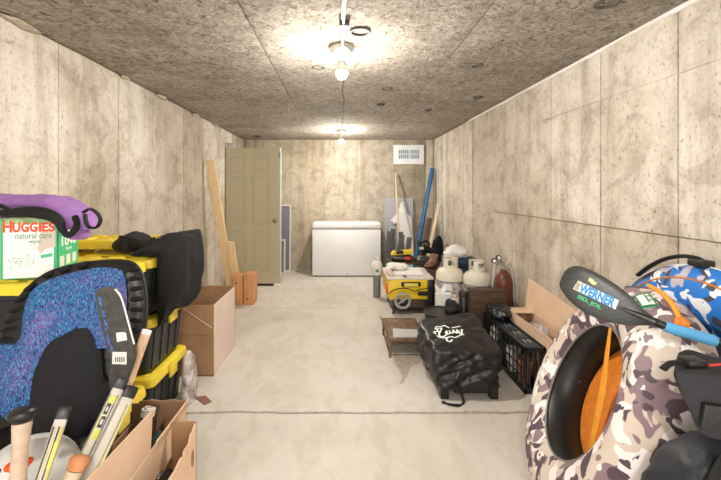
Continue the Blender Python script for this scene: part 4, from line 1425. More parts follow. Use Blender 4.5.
# ---------------------------------------------------------------- table saw
def build_saw():
    x0, x1, y0, y1 = .52, 1.03, 4.20, 4.78
    t = thing('table_saw', 'yellow and black table saw with grey hand wheel', 'table saw', ((x0 + x1) / 2, 4.5, 0))
    bm = NB()
    front = [(x0 + .02, .20), (x1 - .01, .20), (x1, .30), (x1, .475), (x1 - .03, .50), (x0 + .03, .50), (x0, .46), (x0, .27)]
    ext(bm, front, .55, basis((0, y1, 0), (1, 0, 0), (0, 0, 1)), .008); obj('body', bm, 'yellow_tool', t, 30)
    bm = NB(); bx(bm, (x0 + .05, y0 + .01, .07), (x1 - .02, y1, .215), .012); obj('base', bm, 'black_plastic', t)
    bm = NB(); bx(bm, (x0 + .15, y0 + .008, .40), (x1 - .14, y0 + .05, .462), .008); obj('handle_recess', bm, 'black_plastic', t)
    bm = NB(); bx(bm, (x0 + .18, y0 - .004, .405), (x1 - .17, y0 + .04, .448), .006); obj('name_plate', bm, 'yellow_pale', t)
    bm = NB(); bx(bm, (x1 - .17, y0 + .010, .27), (x1 - .06, y0 + .04, .33), .006); obj('switch', bm, 'black_plastic', t)
    bm = NB(); bx(bm, (x0 + .24, y0 - .002, .10), (x1 - .10, y0 + .03, .20), .012); obj('dust_panel', bm, 'old_wood', t)
    bm = NB(); bx(bm, (x1 - .06, y0 + .005, .21), (x1 + .012, y1 - .03, .49), .006); obj('side_panel', bm, 'black_plastic', t)
    bm = NB(); bx(bm, (x0 - .01, y0 + .02, .495), (x1 + .01, y1, .525), .004); obj('table', bm, 'dusty_top', t)
    bm = NB(); bx(bm, (x0 + .18, y0 + .03, .524), (x0 + .22, y1 - .02, .529)); obj('mitre_slot', bm, 'dark_steel', t)
    for x in (x0 + .08, x1 - .06):
        for y in (y0 + .05, y1 - .06):
            bm = NB(); tube(bm, [(x, y, .08), (x + (.02 if x > .8 else -.02), y, 0)], .014, 8); obj('leg', bm, 'dark_steel', t)
    c = Vector((x0 + .155, y0 - .045, .205)); ax = (0, -1, 0)
    bm = NB(); ring_torus(bm, c, ax, .080, .017, 28, 8)
    wh = obj('hand_wheel', bm, 'wheel_grey', t, 60)
    for a in (35, 215, 125):
        bm = NB(); d = Vector((math.cos(R(a)), 0, math.sin(R(a)))); tube(bm, [c, c + d * .075], .012, 8); obj('spoke', bm, 'wheel_grey', wh, 60)
    bm = NB(); tube(bm, [c + Vector((0, .06, 0)), c + Vector((0, -.01, 0))], .018, 12); obj('hub', bm, 'steel', wh, 60)
    bm = NB(); tube(bm, smooth_path([(x0 + .01, y0 + .0, .30), (x0 + .06, y0 - .012, .36), (x0 + .18, y0 - .012, .385), (x0 + .30, y0 - .012, .345), (x1 - .16, y0 - .012, .365), (x1 - .03, y0 - .01, .395)], 6), .007, 6); obj('cord', bm, 'black_rubber', t, 60)
    bm = NB(); bx(bm, (x0 - .018, y0 + .03, .28), (x0 + .004, y0 + .10, .43), .005); obj('side_label', bm, 'red_print', t)
    for ch in t.children:
        if ch.name.startswith('hand_wheel'):
            ch.location.z = -.03
        else:
            ch.scale.z = .8
    t.location.x += .018
    # papers lying on the table
    bm = NB(); quad_slab(bm, [(.62, 4.33, .426), (.96, 4.30, .426), (1.0, 4.72, .428), (.68, 4.74, .428)], .004); solid('paper_sheet', bm, 'paper', 'large white paper sheet lying on the table saw', 'paper', smooth=0)
    bm = NB(); blob(bm, (.70, 4.62, .466), (.13, .09, .045), .5, 14, 4, 8.0, .433); solid('crumpled_paper', bm, 'paper', 'crumpled white paper on the back of the table saw', 'paper', smooth=0)
    bm = NB(); blob(bm, (.585, 4.42, .438), (.04, .16, .022), .3, 12, 3, 6.0, .424); solid('rag', bm, 'pink_dust', 'dusty pink rag along the edge of the table saw', 'rag', smooth=60)


build_saw()


# ---------------------------------------------------------------- gas tanks and cylinder
def tank(label, x, y, r, zt, rz, wrap):
    t = thing('propane_tank', label, 'gas tank', (x, y, 0), 0, 'cream propane tanks by the right wall')
    mx = Matrix.Translation((x, y, 0))
    hd = zt - .11
    bm = NB(); lathe(bm, [(r * .70, .05), (r * .9, .075), (r, .13), (r, hd - .10), (r * .97, hd - .06), (r * .82, hd - .022), (r * .5, hd), (.03, hd + .008)], 32, mx); obj('body', bm, 'cream_enamel', t, 60)
    bm = NB(); lathe(bm, [(r * .68, 0), (r * .70, .07)], 28, mx); obj('foot_ring', bm, 'cream_enamel', t)
    bm = NB(); ring_torus(bm, (x, y, hd - .135), (0, 0, 1), r + .001, .004, 36, 6); obj('band', bm, 'navy_plastic', t, 60)
    # collar with openings
    bm = NB()
    rc = r * .58
    n = 40
    def col(k0, k1, z0, z1):
        for k in range(k0, k1):
            a0, a1 = 2 * math.pi * k / n + rz, 2 * math.pi * (k + 1) / n + rz
            vv = []
            for rr_ in (rc, rc - .004):
                for a in (a0, a1):
                    for z in (z0, z1):
                        vv.append(bm.verts.new((x + rr_ * math.cos(a), y + rr_ * math.sin(a), z)))
            o0, o1, o2, o3, i0, i1, i2, i3 = vv
            for f in ((o0, o2, o3, o1), (i0, i1, i3, i2), (o1, o3, i3, i1), (o0, i0, i2, o2), (o0, o1, i1, i0), (o2, i2, i3, o3)):
                bm.faces.new(f)
    col(0, 32, hd - .02, zt - .075)
    col(0, 32, zt - .02, zt)
    for k0 in (0, 10, 20, 28):
        col(k0, k0 + 4, zt - .075, zt - .02)
    obj('collar', bm, 'cream_enamel', t, 30)
    bm = NB(); lathe(bm, [(.016, hd), (.016, hd + .05), (.024, hd + .055), (.024, hd + .085), (.01, hd + .09)], 14, mx); obj('valve', bm, 'brass', t)
    bm = NB(); tube(bm, [(x, y, hd + .04), (x - .02, y - .055, hd + .045)], .014, 10); obj('outlet', bm, 'black_plastic', t)
    if wrap:
        bm = NB(); lathe(bm, [(r + .004, .10), (r + .008, .2), (r + .004, hd - .15), (r + .003, hd - .14)], 36, mx, False)
        for v in bm.verts: v.co += (v.co - Vector((x, y, v.co.z))) * .05 * noise.noise(v.co * 25)
        obj('plastic_wrap', bm, 'clear_plastic', t, 60)
    return t


t = tank('cream propane tank with blue label and dark blue band', 1.205, 4.10, .150, .675, 3.6, True)
bm = NB(); bx(bm, (1.09, 3.93, .33), (1.15, 3.975, .40), .004, None); obj('label', bm, 'blue_grip', t)
tank('cream propane tank standing between its banded twin and the brown cylinder', 1.44, 3.92, .142, .675, 3.9, True)

x, y = 1.548, 3.53
t = thing('gas_cylinder', 'reddish-brown gas cylinder with regulator by the right wall', 'gas cylinder', (x, y, 0))
mx = Matrix.Translation((x, y, 0))
bm = NB(); lathe(bm, [(.075, 0), (.083, .02), (.083, .53), (.078, .57), (.060, .62), (.034, .65), (.022, .66)], 28, mx); obj('body', bm, 'brown_cylinder', t, 60)
bm = NB(); lathe(bm, [(.022, .655), (.026, .665), (.026, .70), (.014, .71), (.014, .75)], 16, mx); obj('neck', bm, 'steel', t)
bm = NB(); lathe(bm, [(.030, .745), (.038, .75), (.038, .765), (.03, .77)], 16, mx); obj('hand_wheel', bm, 'steel', t)
bm = NB(); tube(bm, [(x, y, .725), (x - .085, y - .01, .725)], .016, 10); obj('regulator', bm, 'steel', t)
for dx, dz in ((-.055, .035), (-.098, .005)):
    bm = NB(); lathe(bm, [(.023, -.012), (.023, .012)], 18, Matrix.Translation((x + dx, y - .02, .745 + dz)) @ Matrix.Rotation(R(80), 4, 'X')); g = obj('gauge', bm, 'black_plastic', t)
    bm = NB(); lathe(bm, [(.015, 0), (.015, .0015)], 16, Matrix.Translation((x + dx, y - .0335, .745 + dz)) @ Matrix.Rotation(R(80), 4, 'X')); obj('gauge_face', bm, 'white_print', g)
bm = NB(); tube(bm, smooth_path([(x - .085, y - .02, .72), (x - .11, y - .03, .60), (x - .115, y - .03, .40), (x - .09, y - .05, .15), (x - .1, y - .06, .012)], 6), .008, 8); obj('hose', bm, 'grey_print', t, 60)
bm = NB(); tube(bm, smooth_path([(x + .02, y - .02, .70), (x + .055, y - .03, .68), (x + .077, y - .04, .58), (x + .08, y - .05, .30)], 6), .006, 8); obj('hose', bm, 'grey_print', t, 60)

# cooler, white sack, brown shape
t = thing('cooler', 'dark blue cooler box behind the propane tanks', 'cooler', (1.45, 4.45, 0))
bm = NB(); bx(bm, (1.25, 4.30, 0), (1.60, 4.62, .55), .015); obj('body', bm, 'navy_plastic', t)
bm = NB(); bx(bm, (1.24, 4.29, .549), (1.61, 4.63, .61), .015); obj('lid', bm, 'navy_plastic', t)
bm = NB(); tube(bm, smooth_path([(1.25, 4.29, .50), (1.30, 4.275, .53), (1.50, 4.275, .53), (1.55, 4.29, .50)], 5), .008, 8); obj('handle', bm, 'black_plastic', t)
bm = NB(); blob(bm, (1.39, 4.45, .665), (.15, .12, .095), .35, 9, 4, 3.0, .612); solid('white_sack', bm, 'paper', 'white crumpled sack lying on the blue cooler', 'sack', smooth=60)
t = thing('work_boot', 'brown leather boot on a stool beside the first propane tank', 'boot', (1.10, 4.55, .40))
bm = NB(); bx(bm, (1.075, 4.45, 0), (1.24, 4.68, .46), .004); solid('wooden_stool', bm, 'old_wood', 'dark block stool under the brown boot', 'stool')
bm = NB()
rings = tube(bm, smooth_path([(1.16, 4.60, .62), (1.155, 4.60, .58), (1.14, 4.585, .53), (1.10, 4.55, .505), (1.05, 4.51, .495)], 4), [.05] * 6 + [.052] * 5 + [.048, .046, .044, .042, .036, .03], 14)
obj('upper', bm, 'brown_leather', t, 60)
bm = NB(); tube(bm, smooth_path([(1.17, 4.61, .474), (1.10, 4.55, .472), (1.035, 4.50, .474)], 4), .035, 10, True, (1.2, .33), up=(0, 0, 1)); obj('sole', bm, 'black_rubber', t, 60)

# old wooden drawer, black canister, round tub
t = thing('wooden_box', 'old dark wooden box standing before the gas cylinder', 'box', (1.335, 3.38, 0))
for nm, lo, hi in (('front', (1.17, 3.335, .18), (1.50, 3.352, .505)), ('back', (1.185, 3.405, .18), (1.485, 3.420, .49)), ('top', (1.165, 3.33, .50), (1.505, 3.422, .522)), ('side', (1.17, 3.35, 0), (1.188, 3.42, .50)), ('side', (1.482, 3.35, 0), (1.50, 3.42, .50)), ('bottom', (1.17, 3.335, 0), (1.50, 3.352, .178))):
    bm = NB(); bx(bm, lo, hi, .003); obj(nm, bm, 'old_wood', t)
t = thing('canister', 'black canister with lid between wooden box and round tub', 'canister', (1.125, 3.36, 0))
bm = NB(); lathe(bm, [(.038, 0), (.040, .01), (.040, .46), (.036, .465)], 20, Matrix.Translation((1.115, 3.37, 0))); obj('body', bm, 'black_plastic', t)
bm = NB(); lathe(bm, [(.043, .455), (.043, .49), (.038, .497)], 20, Matrix.Translation((1.115, 3.37, 0))); obj('lid', bm, 'black_rubber', t)
mx = Matrix.Translation((.90, 3.28, 0))
t = thing('round_tub', 'round black tub with grey-blue lid beside the covered grill', 'tub', (.90, 3.28, 0))
bm = NB(); lathe(bm, [(.135, 0), (.145, .02), (.155, .305), (.160, .31), (.160, .335)], 32, mx); obj('body', bm, 'black_plastic', t)
bm = NB(); lathe(bm, [(.158, .333), (.150, .335), (.145, .327), (.002, .327)], 32, mx); obj('lid', bm, 'tub_blue', t)
bm = NB(); ring_torus(bm, (.90, 3.28, .338), (0, 0, 1), .158, .007, 36, 8); obj('rim', bm, 'black_rubber', t, 60)
bm = NB(); blob(bm, (.985, 3.31, .375), (.06, .055, .07), .4, 14, 4, 2.0, .330); solid('rag', bm, 'charcoal_fabric', 'dark grey rag on the lid of the round tub', 'rag', smooth=60)
bm = NB()
for k, (a, b) in enumerate((((.97, 3.80, .42), (1.03, 3.80, .36)), ((1.03, 3.80, .36), (1.08, 3.80, .42)), ((1.08, 3.80, .42), (1.15, 3.82, .40)))):
    quad_slab(bm, [Vector(a) + Vector((0, 0, -.03)), Vector(b) + Vector((0, 0, -.03)), Vector(b) + Vector((0, .03, .03)), Vector(a) + Vector((0, .03, .03))], .004)
bx(bm, (.98, 3.79, 0), (1.14, 3.86, .36), .01)
solid('folded_paper', bm, 'paper', 'zigzag folded white paper in front of the banded propane tank', 'paper', smooth=0)
bm = NB(); blob(bm, (1.12, 3.62, .20), (.09, .085, .19), .25, 10, 4, 9.0, 0.0); solid('junk_bag', bm, 'clear_plastic', 'clear plastic bag of bits behind the black canister', 'plastic bag', smooth=60)


# ---------------------------------------------------------------- rusty low stand
t = thing('rusty_stand', 'low rusty metal stand with wire shelf on the floor', 'stand', (.62, 3.4, 0))
x0, x1, y0, y1, zt = .415, .715, 3.14, 3.62, .165
bm = NB(); bx(bm, (x0, y0, zt - .022), (x1, y1, zt - .004), .003); obj('top', bm, 'rust', t)
for lo, hi in (((x0 - .012, y0 - .012, zt - .03), (x1 + .012, y0, zt)), ((x0 - .012, y1, zt - .03), (x1 + .012, y1 + .012, zt)), ((x0 - .012, y0, zt - .03), (x0, y1, zt)), ((x1, y0, zt - .03), (x1 + .012, y1, zt))):
    bm = NB(); bx(bm, lo, hi, .002); obj('rim', bm, 'rust', t)
for x in (x0, x1):
    for y in (y0, y1):
        bm = NB(); bx(bm, (x - .010, y - .010, 0), (x + .010, y + .010, zt - .01), .002); obj('leg', bm, 'rust', t)
bm = NB(); tube(bm, [(x0 - .03, y1 - .02, .19), (x0 - .005, y1 - .16, .12)], .006, 6); obj('handle', bm, 'rust', t)
for k in range(12):
    y = y0 + .02 + (y1 - y0 - .04) * k / 11
    bm = NB(); tube(bm, [(x0, y, .025), (x1, y, .025)], .003, 5); obj('wire', bm, 'steel', t)
for x in (x0, x1):
    bm = NB(); tube(bm, [(x, y0, .025), (x, y1, .025)], .006, 6); obj('shelf_rail', bm, 'rust', t)
bm = NB(); quad_slab(bm, [(.445, 3.16, zt - .003), (.705, 3.16, zt - .003), (.70, 3.33, zt - .003), (.47, 3.36, zt - .003)], .002); obj('worn_plate', bm, 'grey_print', t, 0)


# ---------------------------------------------------------------- covered grill
def build_grill():
    x0, x1, y0, y1 = .66, 1.075, 2.50, 3.00
    t = thing('covered_grill', 'portable grill under a black vinyl cover with white script logo', 'grill', ((x0 + x1) / 2, 2.72, 0))
    for x in (x0 + .045, x1 - .035):
        for y in (y0 + .03, y1 - .06):
            bm = NB(); bx(bm, (x - .028, y - .022, 0), (x + .028, y + .03, .12), .004); obj('leg', bm, 'black_plastic', t)
    bm = NB(); bx(bm, (x0 + .11, y0 + .01, .04), (x1 - .07, y1 - .05, .105), .008); obj('drip_tray', bm, 'black_plastic', t)
    bm = NB(); bx(bm, (x0 + .02, y0 + .03, .105), (x1 - .01, y1 - .03, .15), .006); obj('base', bm, 'dark_steel', t)
    # cover: boxy vinyl hood with a sloping top, pulled into creases
    bm = NB()
    rings = []
    n = 140
    cx, cy = (x0 + x1) / 2, (y0 + y1) / 2
    def ztop(uy, ux=0.0): return .332 + (uy + 1) / 2 * (.045 + .058 * (max(-1, min(1, ux)) + 1) / 2)
    def crease(p):
        a_ = .45 - 1.7 * abs(noise.noise(Vector((p.x * 4.5 + p.z * 8, p.y * 4, p.z * 5 - p.x * 5))))
        b_ = .40 - 1.6 * abs(noise.noise(Vector((p.x * 9 - p.z * 15, p.y * 8, p.z * 8 + 4))))
        c_ = .35 - 1.5 * abs(noise.noise(Vector((p.x * 21 + p.z * 25, p.y * 19, p.z * 22))))
        return .034 * a_ + .026 * b_ + .014 * c_
    NS = 20
    for jx in range(NS + 1):
        s = jx / NS
        ring = []
        for k in range(n):
            a = 2 * math.pi * k / n
            c_, s_ = math.cos(a), math.sin(a)
            rr_ = (abs(c_) ** 10 + abs(s_) ** 10) ** (-.1)
            ux, uy = rr_ * c_, rr_ * s_
            hx = (x1 - x0) / 2 + .004 + (.045 * math.sin(min(1, s * 1.5) * math.pi * .70) if ux < 0 else .008)
            hy = (y1 - y0) / 2 + .008
            rnd = max(0, s - .88) / .12
            hx -= .022 * rnd ** 2
            hy -= .022 * rnd ** 2
            hem = .085 + .02 * noise.noise(Vector((a * 2.2, 1, 0)))
            z = hem + (ztop(uy, ux) - hem) * (s if s < .88 else .88 + .12 * math.sin(rnd * math.pi / 2))
            p = Vector((cx + ux * hx, cy + uy * hy, z))
            d = Vector((ux, uy, 0)).normalized()
            p += d * crease(p) * (1 - .55 * rnd) * (.5 + .5 * min(1, s * 4))
            ring.append(bm.verts.new(p))
        rings.append(ring)
    last = rings[-1]
    cen = Vector((cx, cy, 0))
    for q in (.94, .86, .76, .64, .5, .36, .22, .1):
        ring = []
        for v in last:
            p = cen + (Vector((v.co.x, v.co.y, 0)) - cen) * q
            uy = (p.y - cy) / ((y1 - y0) / 2)
            e_ = min(1, (1 - q) * 5)
            p.z = (v.co.z * (1 - e_) + (ztop(uy, (p.x - cx) / ((x1 - x0) / 2)) + .010 * (1 - q)) * e_) + e_ * (.018 * (.35 - 1.3 * abs(noise.noise(Vector((p.x * 6 + p.y * 5, p.y * 7 - p.x * 6, 3))))) + .010 * (.3 - abs(noise.noise(Vector((p.x * 17, p.y * 22, 9))))))
            ring.append(bm.verts.new(p))
        rings.append(ring)
    skin(bm, rings, False)
    bm.faces.new(rings[-1])
    cover = obj('cover', bm, 'black_nylon', t, 80)
    # logo: white script scribble lying on the sloping top
    top = {}
    def zt(x, y):
        best = min(cover.data.vertices, key=lambda v: (v.co.x + t.location.x - x) ** 2 + (v.co.y + t.location.y - y) ** 2 - (.02 * v.co.z))
        return best.co.z + t.location.z
    strokes = [
        [(-.085, .02), (-.10, .04), (-.085, .055), (-.06, .05), (-.075, .035), (-.10, .01), (-.085, -.01), (-.05, 0), (-.03, .025)],
        [(-.03, .03), (-.045, .015), (-.03, .0), (-.012, .012), (-.01, .03), (-.008, .005), (.005, 0), (.015, .02), (.02, .03), (.022, .005), (.035, .0), (.045, .022), (.05, .03), (.055, .0), (.07, .0), (.085, .03), (.095, .025)],
        [(-.12, .0), (-.09, -.025), (-.06, -.03), (-.03, -.022), (0, -.026), (.04, -.016), (.08, -.012)],
        [(-.11, .05), (-.09, .075), (-.06, .065), (-.03, .07), (0, .052)], [(.02, .05), (.05, .055), (.085, .045)],
        [(-.06, -.03), (-.07, -.05), (-.05, -.06), (-.03, -.045)], [(-.10, .03), (-.13, .03), (-.125, .01)],
    ]
    dep = bpy.context.evaluated_depsgraph_get()
    from mathutils.bvhtree import BVHTree
    b2 = bmesh.new(); b2.from_mesh(cover.data); tree = BVHTree.FromBMesh(b2)
    for st in strokes:
        pts = []
        for px, py in smooth_path([Vector((a, b, 0)) for a, b in st], 4) and [(p.x, p.y) for p in smooth_path([Vector((a, b, 0)) for a, b in st], 4)]:
            w_ = Vector((.815 + px * .95, 2.70 + py * 1.7, 2))
            hit = tree.ray_cast(w_ - t.location, Vector((0, 0, -1)))
            if hit[0] is not None: pts.append(hit[0] + t.location + Vector((0, 0, .003)))
        if len(pts) > 2:
            bm = NB(); tube(bm, pts, .0062, 6, True, (1.0, .5), up=(0, 0, 1)); obj('logo_stroke', bm, 'white_print', t, 60)
    b2.free()
    # draw cord
    bm = NB(); tube(bm, smooth_path([(.775, 2.49, .14), (.80, 2.478, .06), (.81, 2.46, .008), (.77, 2.42, .008), (.72, 2.43, .008), (.685, 2.455, .008)], 6), .005, 6); obj('draw_cord', bm, 'black_strap', t, 60)
    bm = NB(); tube(bm, smooth_path([(.80, 2.49, .13), (.815, 2.478, .05), (.815, 2.45, .008), (.76, 2.435, .008), (.69, 2.452, .008)], 6), .004, 6); obj('draw_cord', bm, 'black_strap', t, 60)
    bm = NB(); blob(bm, (.68, 2.456, .012), (.016, .009, .010), .1, 9, 2); obj('cord_toggle', bm, 'black_plastic', t, 60)


build_grill()


# ---------------------------------------------------------------- black crate
def build_crate():
    x0, x1, y0, y1, h = 1.275, 1.425, 2.57, 3.32, .325
    t = thing('plastic_crate', 'long black slatted plastic crate beside the covered grill', 'crate', ((x0 + x1) / 2, (y0 + y1) / 2, 0))
    b = .010
    for lo, hi in (((x0, y0, h - .03), (x0 + .014, y1, h)), ((x1 - .014, y0, h - .03), (x1, y1, h)), ((x0, y0, h - .03), (x1, y0 + .014, h)), ((x0, y1 - .014, h - .03), (x1, y1, h)),
                   ((x0, y0, 0), (x0 + .014, y1, .035)), ((x1 - .014, y0, 0), (x1, y1, .035)), ((x0, y0, 0), (x1, y0 + .014, .035)), ((x0, y1 - .014, 0), (x1, y1, .035))):
        bm = NB(); bx(bm, lo, hi, .004); obj('rim', bm, 'black_plastic', t)
    for x in (x0, x1 - .02):
        for y in (y0, y1 - .02):
            bm = NB(); bx(bm, (x, y, 0), (x + .02, y + .02, h), .004); obj('corner_post', bm, 'black_plastic', t)
    for k in range(1, 12):
        y = y0 + (y1 - y0) * k / 12
        for x in (x0 + .004, x1 - .012):
            bm = NB(); bx(bm, (x, y - .005, .03), (x + .008, y + .005, h - .025), .002); obj('slat', bm, 'black_plastic', t)
    for k in range(1, 4):
        x = x0 + (x1 - x0) * k / 4
        bm = NB(); bx(bm, (x - .005, y0 + .003, .03), (x + .005, y0 + .011, h - .025), .002); obj('slat', bm, 'black_plastic', t)
    for z in (.10, .165, .23):
        bm = NB(); bx(bm, (x0 + .003, y0 + .01, z - .004), (x0 + .011, y1 - .01, z + .004), .002); obj('cross_bar', bm, 'black_plastic', t)
    bm = NB(); bx(bm, (x0 + .01, y0 + .01, .004), (x1 - .01, y1 - .01, .012)); obj('floor_panel', bm, 'black_plastic', t, 0)
    # folded lid with embossed windows on top
    bm = NB(); bx(bm, (x0 + .018, y0 + .02, h - .022), (x1 - .018, y1 - .02, h - .008), .003); ld = obj('lid', bm, 'crate_lid', t)
    for k in range(4):
        y = y0 + .10 + .155 * k
        for j in range(4):
            bm = NB(); bx(bm, (x0 + .045 + .016 * j, y, h - .009), (x0 + .053 + .016 * j, y + .06, h - .004), .001); obj('emboss', bm, 'aluminium' if j % 2 else 'black_plastic', ld, 0)
        bm = NB(); bx(bm, (x0 + .035, y + .075, h - .009), (x0 + .115, y + .095, h - .004), .001); obj('emboss', bm, 'black_plastic', ld, 0)
    for i, (y, z, r_, m_, lab, cat) in enumerate(((2.72, .085, .055, 'terracotta', 'terracotta pot inside the black crate', 'pot'), (2.90, .09, .055, 'white_plastic', 'white plastic pot inside the black crate', 'pot'), (3.08, .08, .05, 'green_cloth', 'dark green bundle inside the black crate', 'bundle'), (3.22, .11, .05, 'white_plastic', 'white bottle at the far end of the black crate', 'bottle'))):
        bm = NB()
        if cat == 'bundle': blob(bm, (1.35, y, .10), (.045, .06, .085), .3, 14, 3, i, .013)
        elif cat == 'bottle': lathe(bm, [(.045, .013), (.05, .03), (.05, .20), (.03, .24), (.018, .25), (.018, .275)], 20, Matrix.Translation((1.345, y, 0)))
        else: lathe(bm, [(r_ * .7, .013), (r_, .15), (r_ * 1.1, .15), (r_ * 1.1, .18), (r_ * .9, .18), (r_ * .65, .03)], 20, Matrix.Translation((1.35, y, 0)))
        solid('crate_' + cat if cat != 'pot' else 'plant_pot', bm, m_, lab, cat)
    # black plastic sack on the far end
    bm = NB(); blob(bm, (1.37, 3.19, .375), (.105, .125, .060), .4, 12, 4, 11.0, .327); solid('plastic_bag', bm, 'black_film', 'glossy black plastic bag on the far end of the crate', 'plastic bag', smooth=60)


build_crate()

# carton by the wall with open flap
t = carton('cardboard_box', 'long pale cardboard box with tall open flap against the right wall', 1.432, 1.605, 2.46, 3.22, .40, ('cardboard_pale', 'cardboard_pale', 'cardboard_pale'))
bm = NB(); quad_slab(bm, [(1.598, 2.47, .398), (1.598, 3.21, .398), (1.628, 3.21, .66), (1.628, 2.47, .575)], .005); obj('flap', bm, 'cardboard_pale', t, 0)
bm = NB(); quad_slab(bm, [(1.434, 3.215, .400), (1.60, 3.215, .400), (1.60, 3.06, .405), (1.434, 3.06, .405)], .005); obj('flap', bm, 'cardboard_pale', t, 0)
bm = NB(); blob(bm, (1.515, 2.82, .21), (.062, .22, .20), .25, 9, 4, 3.0, .01); solid('plastic_bag', bm, 'clear_plastic', 'clear plastic wrap bulging from the long pale cardboard box', 'plastic bag', smooth=60)


# ---------------------------------------------------------------- river tubes
def build_camo_tube():
    ph, ta = -.314, .42
    A = Vector((-math.cos(ph) * math.cos(ta), -math.sin(ph) * math.cos(ta), math.sin(ta)))
    r, Rm, OP = .136, .396, .302
    C = Vector((1.147, 1.613, Rm * math.cos(ta) + r + .003))
    t = thing('river_tube', 'mauve and tan camouflage covered river tube leaning by the wall', 'inner tube', (C.x, C.y, 0))
    # inner rubber tube
    bm = NB(); ring_torus(bm, C, A, Rm, r - .006, 72, 28); obj('rubber_tube', bm, 'black_rubber', t, 60)
    # fabric cover: everything but the inward-facing part of the section
    a_open = math.acos(max(-1, min(1, (Rm - OP) / r)))
    bm = NB(); ring_torus(bm, C, A, Rm, r, 96, 40, (-2.2, math.pi - a_open))
    for v in bm.verts:
        d = (v.co - C); 
        v.co += d.normalized() * (.006 * noise.noise(v.co * 5) + .003 * noise.noise(v.co * 15))
    obj('cover', bm, 'camo_mauve', t, 60)
    h = r * math.sin(math.pi - a_open)
    bm = NB(); ring_torus(bm, C + A * h, A, OP, .0052, 96, 8); obj('rim', bm, 'grey_metal', t, 60)
    # orange floor behind the hole
    x, y = frame_of(A)
    bm = NB()
    vs_ = [bm.verts.new(C - A * .045 + x * .27 * math.cos(2 * math.pi * k / 40) + y * .27 * math.sin(2 * math.pi * k / 40)) for k in range(40)]
    v2 = [bm.verts.new(v.co - A * .006) for v in vs_]
    skin(bm, [vs_, v2])
    obj('floor_panel', bm, 'orange_fabric', t, 0)
    # orange strap across the hole from top to bottom
    up = Vector((0, 0, 1)); up = (up - A * up.dot(A)).normalized(); sd = A.cross(up).normalized()
    if sd.y > 0: sd = -sd
    p0 = C + A * (h + .004) + up * OP - sd * .02
    p1 = C + A * .02 + up * .05 - sd * .02
    p2 = C - A * .02 - up * .235 + sd * .07
    bm = NB(); pth = smooth_path([p0, (p0 + p1) / 2, p1, (p1 + p2) / 2, p2], 4)
    tube(bm, pth, [.013 + .016 * math.sin(3.14 * i / (len(pth) - 1)) for i in range(len(pth))], 8, True, (1.0, .12), up=A); obj('strap', bm, 'orange_strap', t, 60)
    # valve on the rubber
    ang = None
    vp = C - sd * (Rm - r + .008) - up * .05
    bm = NB(); tube(bm, [vp - sd * .01, vp + sd * .022 + A * .01], .008, 8); obj('valve', bm, 'black_plastic', t, 60)
    # orange cord and white-green patch near the top
    q = []
    for k in range(9):
        a = -.10 + .075 * k
        d = (up * math.cos(a) + sd * math.sin(a))
        q.append(C + d * (Rm + (r + .010) * .96) + A * (r + .010) * .28)
    bm = NB(); tube(bm, q, .009, 8); obj('grab_cord', bm, 'orange_strap', t, 60)
    bm = NB(); blob(bm, q[-1], (.022, .022, .018), .3, 30, 3); obj('cord_knot', bm, 'orange_fabric', t, 60)
    for k, (m_, s0, s1) in enumerate((('green_dark_print', .0, 1.0), ('white_print', .12, .88))):
        bm = NB()
        def S(al, be, lift):
            d = (up * math.cos(al) + sd * math.sin(al))
            return C + d * (Rm + (r + lift) * math.cos(be)) + A * (r + lift) * math.sin(be)
        rows = []
        for i in range(7):
            al = .12 + .22 * (s0 + (s1 - s0) * i / 6)
            rows.append([bm.verts.new(S(al, R(34 + 22 * (s0 + (s1 - s0) * j / 4)), .007 + .002 * k)) for j in range(5)])
        skin(bm, rows, False, False)
        obj('patch', bm, m_, t, 60)
    text('lettering', 'TT', .05, basis(S(.17, R(42), .013), S(.27, R(42), .013) - S(.17, R(42), .013), S(.17, R(54), .013) - S(.17, R(42), .013)) @ Matrix.Translation((0, -.03, 0)), 'green_dark_print', t)
    return C, A, r, Rm


TUBE = build_camo_tube()


def build_blue_tube():
    C = Vector((1.545, 1.56, .56)); A = Vector((-1, .0, .03)).normalized()
    Rm, r = .42, .125
    t = thing('river_tube', 'blue, white and black camouflage river tube against the right wall', 'inner tube', (C.x, C.y, 0))
    C.z = Rm + r + .004
    bm = NB(); ring_torus(bm, C, A, Rm, r, 96, 24, None, .58)
    for v in bm.verts:
        v.co += (v.co - C).normalized() * .005 * noise.noise(v.co * 6)
    obj('cover', bm, 'camo_blue', t, 60)
    bm = NB(); ring_torus(bm, C + A * r * .50, A, Rm + r * .55, .004, 96, 6); obj('seam', bm, 'orange_fabric', t, 60)
    for s in (1,):
        bm = NB(); ring_torus(bm, C + A * .01, A, Rm + r + .001, .004, 96, 6); obj('seam', bm, 'white_print', t, 60)
    x, y = frame_of(A)
    bm = NB()
    vs_ = [bm.verts.new(C - A * .03 + x * .33 * math.cos(2 * math.pi * k / 40) + y * .33 * math.sin(2 * math.pi * k / 40)) for k in range(40)]
    skin(bm, [vs_, [bm.verts.new(v.co - A * .006) for v in vs_]])
    obj('floor_panel', bm, 'camo_blue', t, 0)
    # black carry strap arching over the far shoulder
    def rim(a, lift, off=0.0):
        return C + Vector((0, math.sin(a), math.cos(a))) * (Rm + r + lift) + A * off
    pts = smooth_path([rim(.60, -.01, .05), rim(.48, .012, .03), rim(.34, .032, .01), rim(.20, .038, .0), rim(.08, .030, 0), rim(.02, .004, 0)], 5)
    bm = NB(); tube(bm, pts, .024, 8, True, (.9, .38), up=(0, 0, 1)); obj('strap', bm, 'black_strap', t, 60)
    bm = NB(); p = rim(.05, .012); bx(bm, p + Vector((-.03, -.035, -.014)), p + Vector((.03, .035, .016)), .006); obj('buckle', bm, 'black_plastic', t)


build_blue_tube()


